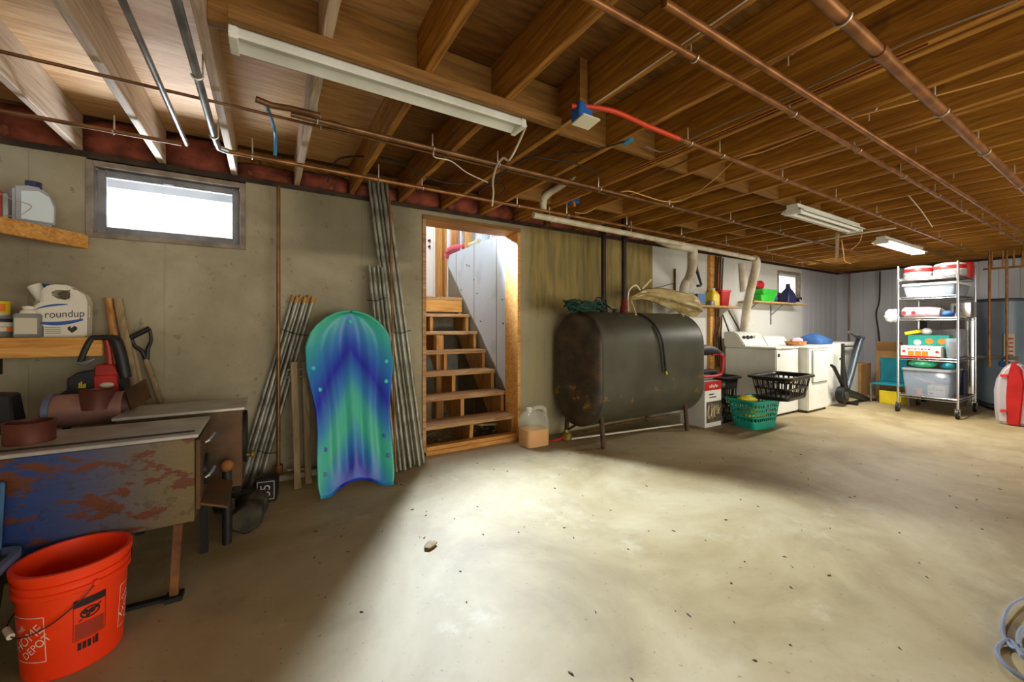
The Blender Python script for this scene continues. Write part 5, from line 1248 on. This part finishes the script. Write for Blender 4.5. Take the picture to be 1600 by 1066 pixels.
# ------------------------------------------------------------------ fluorescent fixtures
def fixture(label, x0, x1, y, z, lit=False, narrow=False):
    t = thing('fluorescent_light', label, 'light', ((x0 + x1) / 2, y, z))
    prof = [(-.055, .075), (-.055, .045), (-.115, .012), (-.112, .006), (-.045, .03), (.045, .03), (.112, .006), (.115, .012), (.055, .045), (.055, .075)]
    if narrow: prof = [(-.035, .075), (-.05, .03), (-.058, .0), (-.05, -.006), (-.004, .010), (.004, .010), (.05, -.006), (.058, .0), (.05, .03), (.035, .075)]
    else: prof = [(a_ * .8, c_) for a_, c_ in prof]
    B().prism(prof, lambda a, c_, d: (d, y + a, z + c_), x0, x1).build('housing', 'lamp_housing', t, smooth=False)
    for s_ in (() if narrow else (-.038, .038)):
        B().cyl((x0 + .035, y + s_, z + .008), (x1 - .035, y + s_, z + .008), .0145, n=12).build('tube', 'tube_lit' if lit else 'tube_unlit', t)
    for x in (x0, x1 - .03):
        B().box(x, x + .03, y - (.058 if narrow else .07), y + (.058 if narrow else .07), z - .014, z + .032).build('end_cap', 'lamp_housing', t, smooth=False, bevel=.004)
    for x in (x0 + .15, x1 - .15): B().cyl((x, y, z + .07), (x, y, JB + .02), .003, n=5).build('hanger', 'strap', t)
    if lit:
        l = bpy.data.lights.new('fluorescent_glow', 'AREA'); l.shape = 'RECTANGLE'; l.size = x1 - x0 - .1; l.size_y = .12; l.energy = 78; l.color = (1, .97, .88)
        o = bpy.data.objects.new('fluorescent_glow', l); o.location = (0, 0, -.02); o.parent = t; col.objects.link(o)
    return t
fixture('unlit fluorescent fixture hung from the joists nearest the camera', -.12, 1.15, 1.80, 2.25, narrow=True)
fixture('unlit fluorescent fixture left of the glowing one', 3.98, 5.34, 1.75, 2.215)
fixture('glowing fluorescent fixture before the wire rack', 6.25, 7.62, 1.80, 2.205, True)
tag(B().box(-.12, 1.35, 1.70, 1.735, 2.325 - .05, 2.325).build('ceiling_strip', 'blocking', smooth=False, bevel=.003), 'wooden strip nailed under the joists beside the near fixture', 'board')
# ------------------------------------------------------------------ overhead pipes
def hanger(t, x, y, z, r, axis='X', h_=None):
    h_ = JB + .04 if h_ is None else h_
    pts = []
    for k in range(9):
        a = R(200 - k * 27.5 + 0); u, v = (r + .004) * math.cos(a), -(r + .004) * abs(math.sin(a)) if k not in (0, 8) else 0
        pts.append((x, y + u, z + v) if axis == 'X' else (x + u, y, z + v))
    e = pts[-1]; pts.append((e[0], e[1], h_))
    B().tube(pts, .004, 5).build('hanger', 'strap', t)
def pipe(label, pts, r, mat, hangs=(), joints=(), name='copper_pipe', smooth=0, axis='X'):
    t = thing(name, label, 'pipe', pts[0])
    B().tube(pts, r, 12, smooth=smooth).build('tube', mat, t)
    for q_ in hangs:
        if axis == 'X': hanger(t, q_, pts[0][1], pts[0][2], r)
        else: hanger(t, pts[0][0], q_, pts[0][2], r, 'Y')
    for q_ in joints:
        p0 = Vector(pts[0]); d = (Vector(pts[-1]) - p0).normalized(); c = p0 + d * (q_ - (p0.x if axis == 'X' else p0.y)) * (1 if (d.x if axis == 'X' else d.y) > 0 else -1)
        B().cyl(c - d * .03, c + d * .03, r * 1.22, n=12).build('coupling', mat, t)
    return t
ZP = 2.27
hA = [1.45 + .8 * k for k in range(11)]
pipe('long copper pipe nearest the glowing light', [(.3, .985, ZP), (9.95, .985, ZP)], .0135, 'copper', hA[::1], (3.4, 6.2))
pipe('copper pipe starting with an elbow overhead, parallel to the thin one', [(1.12, .87, JB + .1), (1.12, .87, ZP), (9.95, .87, ZP)], .0145, 'copper', [1.45, 1.98, 2.9, 3.7, 4.6, 5.6, 6.6, 7.6, 8.6], ())
pipe('thick copper pipe on tall hangers at the upper right', [(.9, .563, 2.22), (9.95, .563, 2.22)], .021, 'copper', [1.62, 2.72, 3.55, 4.6, 5.7, 6.8, 7.9], (1.95, 5.2))
t = pipe('copper pipe continuing from the red tube past the unlit fixture', [(2.0, 1.455, ZP), (8.6, 1.47, ZP)], .0125, 'copper', [2.1, 2.42, 3.2, 4.1, 5.0, 6.0, 7.0, 8.0], (2.06,))
pipe('flexible red water tube joined to a copper pipe overhead', [P(893, 166, Z=2.31), P(930, 168, Z=2.31), P(965, 176, Z=2.30), P(1010, 196, Z=2.29), (2.0, 1.455, ZP)], .0125, 'red_pex', name='red_tube', smooth=5)
pipe('copper pipe running past the near fixture toward the tank pipes', [(.10, 2.30, ZP), (7.4, 2.33, ZP)], .0135, 'copper_dull', [.22, .85, 1.3, 2.2, 3.05, 4.0, 5.0, 6.0], (.3,))
pipe('thin copper pipe crossing under the pale joists in front of the window', [(-1.7, 2.43, 2.30), (2.6, 2.42, 2.295)], .0075, 'copper_dull', [.25, .9], ())
pipe('copper pipe along the window wall ending at a silver elbow', [(-1.7, 3.01, ZP), (-.43, 3.01, ZP)], .011, 'copper_dull', [-.72], ())
pipe('slim silver pipe running overhead to the window wall', [(-.405, .2, ZP), (-.405, 3.0, ZP)], .011, 'silver', (), (), 'silver_pipe', axis='Y')
t = pipe('thick silver pipe on a hook running overhead beside a pale joist', [(-.255, .2, ZP), (-.255, 2.86, ZP), (-.245, 2.92, 2.255), (-.20, 2.935, 2.25)], .0165, 'silver', (2.15, 2.78), (), 'silver_pipe', axis='Y')
pipe('long copper pipe running above the white drain pipe', [(-.22, 2.935, 2.25), (9.2, 2.96, 2.245)], .0135, 'copper', [-.08, .68, 1.0, 1.85, 2.4, 3.2, 4.1, 5.0, 6.0], (.12, .98, 1.3))
pipe('short copper branch with couplings above the blue tube', [P(400, 155, Z=2.29), P(425, 165, Z=2.285), P(455, 170, Z=2.28), P(500, 181, Z=2.275)], .015, 'copper_dull', name='copper_branch')
pipe('blue water tube rising from the copper branch', [P(414, 160, Z=2.30), P(424, 185, Y=2.55), P(430, 210, Y=2.8), P(430, 242, Y=2.93)], .0095, 'blue_pex', name='blue_tube', smooth=5)
pipe('copper pipe along the far end of the ceiling toward the corner', [(5.0, 3.35, 2.27), (9.98, 3.35, 2.26)], .012, 'copper', [6, 7, 8], ())
pipe('thin copper pipe lying across the joists beyond the trap', [P(988, 288, Z=2.31), P(1105, 237, Z=2.31), P(1112, 234, Z=2.30)], .006, 'copper', name='copper_branch')
pipe('white conduit running crosswise behind the unlit far fixture', [P(1190, 393, Z=2.29), P(1285, 375, Z=2.29), P(1345, 364, Z=2.28), P(1400, 356, Z=2.28)], .011, 'cable_white', name='conduit_run')
# drain pipes
t = thing('drain_pipe', 'white drain pipe with two ducts running above the tank', 'pipe', (2.5, 2.98, 2.2))
a, c_ = P(833, 336, Y=2.99), P(1178, 404, Y=2.99)
B().cyl(a, c_, .028, n=14).build('main', 'white_pvc', t)
mid = P(1080, 388, Y=2.99)
B().tube([P(1025, 374, Y=3.15), P(1050, 383, Y=3.05), mid, P(1082, 397, Y=3.05), P(1081, 420, Y=3.2), P(1076, 435, Y=3.35), P(1069, 450, Y=3.4), P(1067, 490, Y=3.42)], [.035, .045, .05, .06, .058, .056, .06, .06], 14, smooth=3).build('duct', 'white_pvc', t)
B().tube([c_, P(1182, 412, Y=3.02), P(1176, 440, Y=3.15), P(1167, 480, Y=3.40), P(1162, 520, Y=3.535)], [.05, .055, .058, .06, .06], 14, smooth=3).build('duct', 'white_pvc', t)
for px in (862, 990): 
    p_ = P(px, 336 + (px - 833) * .197, Y=2.99); B().tube([p_ + Vector((0, -.032, .0)), p_ + Vector((0, 0, -.034)), p_ + Vector((0, .034, 0)), p_ + Vector((0, .034, .15))], .006, 5).build('hanger', 'strap', t)
tag(B().tube([P(1160, 412, Y=3.56), P(1163, 455, Y=3.56)], .055, 14).build('vent_duct', 'white_pvc'), 'short white duct stub on the wall behind the slanted duct', 'duct')
t = thing('drain_trap', 'white plastic trap with elbow hanging between the joists', 'pipe', P(955, 280, Z=2.2))
B().tube([P(966, 248, Y=2.35), P(966, 268, Y=2.35), P(960, 279, Y=2.35), P(950, 279, Y=2.36), P(942, 270, Y=2.38), P(938, 262, Y=2.40)], .034, 12, smooth=4).build('bend', 'white_pvc', t)
B().tube([P(938, 262, Y=2.40), P(905, 276, Y=2.6), P(870, 295, Y=2.85), P(853, 306, Y=2.93), P(849, 315, Y=2.97), P(849, 328, Y=2.99)], [.03, .026, .028, .034, .034, .03], 12, smooth=4).build('arm', 'white_pvc', t)
B().cyl(P(934, 263, Y=2.42), P(941, 260, Y=2.38), .042, n=14).build('collar', 'tin', t)
# junction boxes
for px, py, Y, lab in ((909, 180, 1.56, 'blue junction box with white cover plate beside the red tube'), (896, 313, 2.95, 'blue junction box with orange wire nut near the white pipe')):
    c = P(px, py, Y=Y); t = thing('junction_box', lab, 'junction box', c)
    B().box(c.x - .045, c.x + .045, c.y - .035, c.y + .035, c.z - .035, c.z + .05).build('box', 'blue_box', t, bevel=.006)
    if px == 909: B(Matrix.Translation(c + Vector((.01, -.02, -.04))) @ Matrix.Rotation(R(-8), 4, 'X')).box(-.055, .055, -.045, .045, -.004, .004).build('cover_plate', 'plate_white', t, smooth=False)
    else: B().tube([c + Vector((-.02, -.03, -.03)), c + Vector((-.015, -.035, -.07))], .012, 8).build('wire_nut', 'orange', t)
    B().beam(c + Vector((0, .0, .03)), (c.x, c.y, JT), .05, .03).build('mount', 'blocking', t, smooth=False)
tag(B().tube([P(975, 222, Z=2.33), P(980, 219, Z=2.33), P(986, 216, Z=2.33)], .022, 8).build('wire_connector', 'blue_pex'), 'small pale blue wire connector taped under a joist', 'connector')
# electrical cables
def wire(label, pts, mat, r=.0045, smooth=6): return tag(B().tube(pts, r, 6, smooth=smooth).build('ceiling_cable', mat), label, 'cable')
wire('black cable looping from the wall top by the conduits', [P(512, 285, Y=3.3), P(522, 255, Y=3.2), P(545, 245, Y=3.05), P(600, 247, Y=2.95), P(640, 262, Y=2.9), P(690, 284, Y=2.9), P(765, 287, Y=2.9)], 'black', .006)
wire('black cable hanging between fixture and trap', [P(770, 283, Z=2.28), P(800, 260, Z=2.29), P(830, 245, Z=2.29), P(860, 249, Z=2.28), P(900, 256, Z=2.27), P(935, 271, Z=2.27)], 'black')
wire('black cable rising to the pale blue connector', [P(865, 240, Z=2.31), P(910, 237, Z=2.30), P(950, 229, Z=2.31), P(976, 221, Z=2.32)], 'black')
wire('coil of black cable above the doorway', [P(748, 310, Y=2.95), P(750, 300, Y=2.95), P(765, 290, Y=2.9), P(785, 288, Y=2.9), P(788, 297, Y=2.93), P(775, 306, Y=2.95), P(752, 311, Y=2.97)], 'black')
wire('white cord dropping from the near fixture end', [P(822, 196, Y=1.8), P(812, 220, Y=1.95), P(796, 250, Y=2.1), P(786, 247, Y=2.15), P(775, 262, Y=2.3), P(770, 285, Y=2.6), P(771, 300, Y=2.8), P(769, 322, Y=2.9)], 'cable_white', .007, 4)
wire('white cable looping left of the white cord', [P(677, 238, Y=2.32), P(680, 246, Y=2.3), P(705, 252, Y=2.35), P(730, 270, Y=2.45), P(762, 285, Y=2.6)], 'cable_white', .0035)
wire('cream cable swinging from the copper pipe to the joists', [P(970, 300, Z=2.29), P(985, 299, Z=2.29), P(1010, 307, Z=2.27), P(1040, 315, Z=2.26), P(1070, 312, Z=2.27), P(1110, 285, Z=2.29), P(1150, 250, Z=2.31), P(1190, 238, Z=2.31), P(1250, 215, Z=2.31), P(1330, 185, Z=2.31), P(1480, 145, Z=2.31), P(1600, 112, Z=2.31)], 'cable_yellow', .0042)
wire('cream cable from the blue box with orange nut', [P(898, 332, Y=2.92), P(915, 333, Y=2.9), P(935, 322, Y=2.8), P(955, 306, Y=2.6)], 'cable_yellow', .004)
mk('cable_brown', (134, 112, 92), rough=.5)
wire('grey-brown cable looping between joists right of the red tube', [P(1008, 228, Z=2.36), P(1030, 237, Z=2.34), P(1050, 233, Z=2.33), P(1090, 212, Z=2.33), P(1140, 190, Z=2.33), P(1200, 165, Z=2.33), P(1290, 125, Z=2.33), P(1420, 65, Z=2.33), P(1590, 0, Z=2.33)], 'cable_brown', .0045)
wire('thin white cable stapled along a joist near the near fixture', [(x_, 0, 0) if 0 else (1.405, 1.78 - k * .25, 2.322) for k, x_ in enumerate(range(7))], 'cable_white', .003)
wire('thin dark cable stapled along the joist by the red tube', [(2.235, 3.3 - k * .4, 2.322) for k in range(8)], 'red_dark', .004)
wire('yellow cable hanging in a loop below the far joists', [P(1315, 375, Z=2.28), P(1318, 395, Z=2.2), P(1320, 408, Z=2.16), P(1330, 412, Z=2.16)], 'cable_yellow', .006)
wire('yellow cable swag left of the glowing fixture', [P(1347, 366, Z=2.28), P(1342, 380, Z=2.24), P(1330, 390, Z=2.24)], 'cable_yellow', .005)
wire('thin black cable lying from joist to joist above the far rack', [P(1420, 306, Z=2.31), P(1440, 330, Z=2.30), P(1457, 355, Z=2.28)], 'cable_white', .004)
tag(B().tube([P(1308, 365, Z=2.26), P(1308, 405, Z=2.26)], .02, 8).build('ceiling_bracket', 'oldwood'), 'small hanging bracket left of the yellow cable loop', 'bracket')
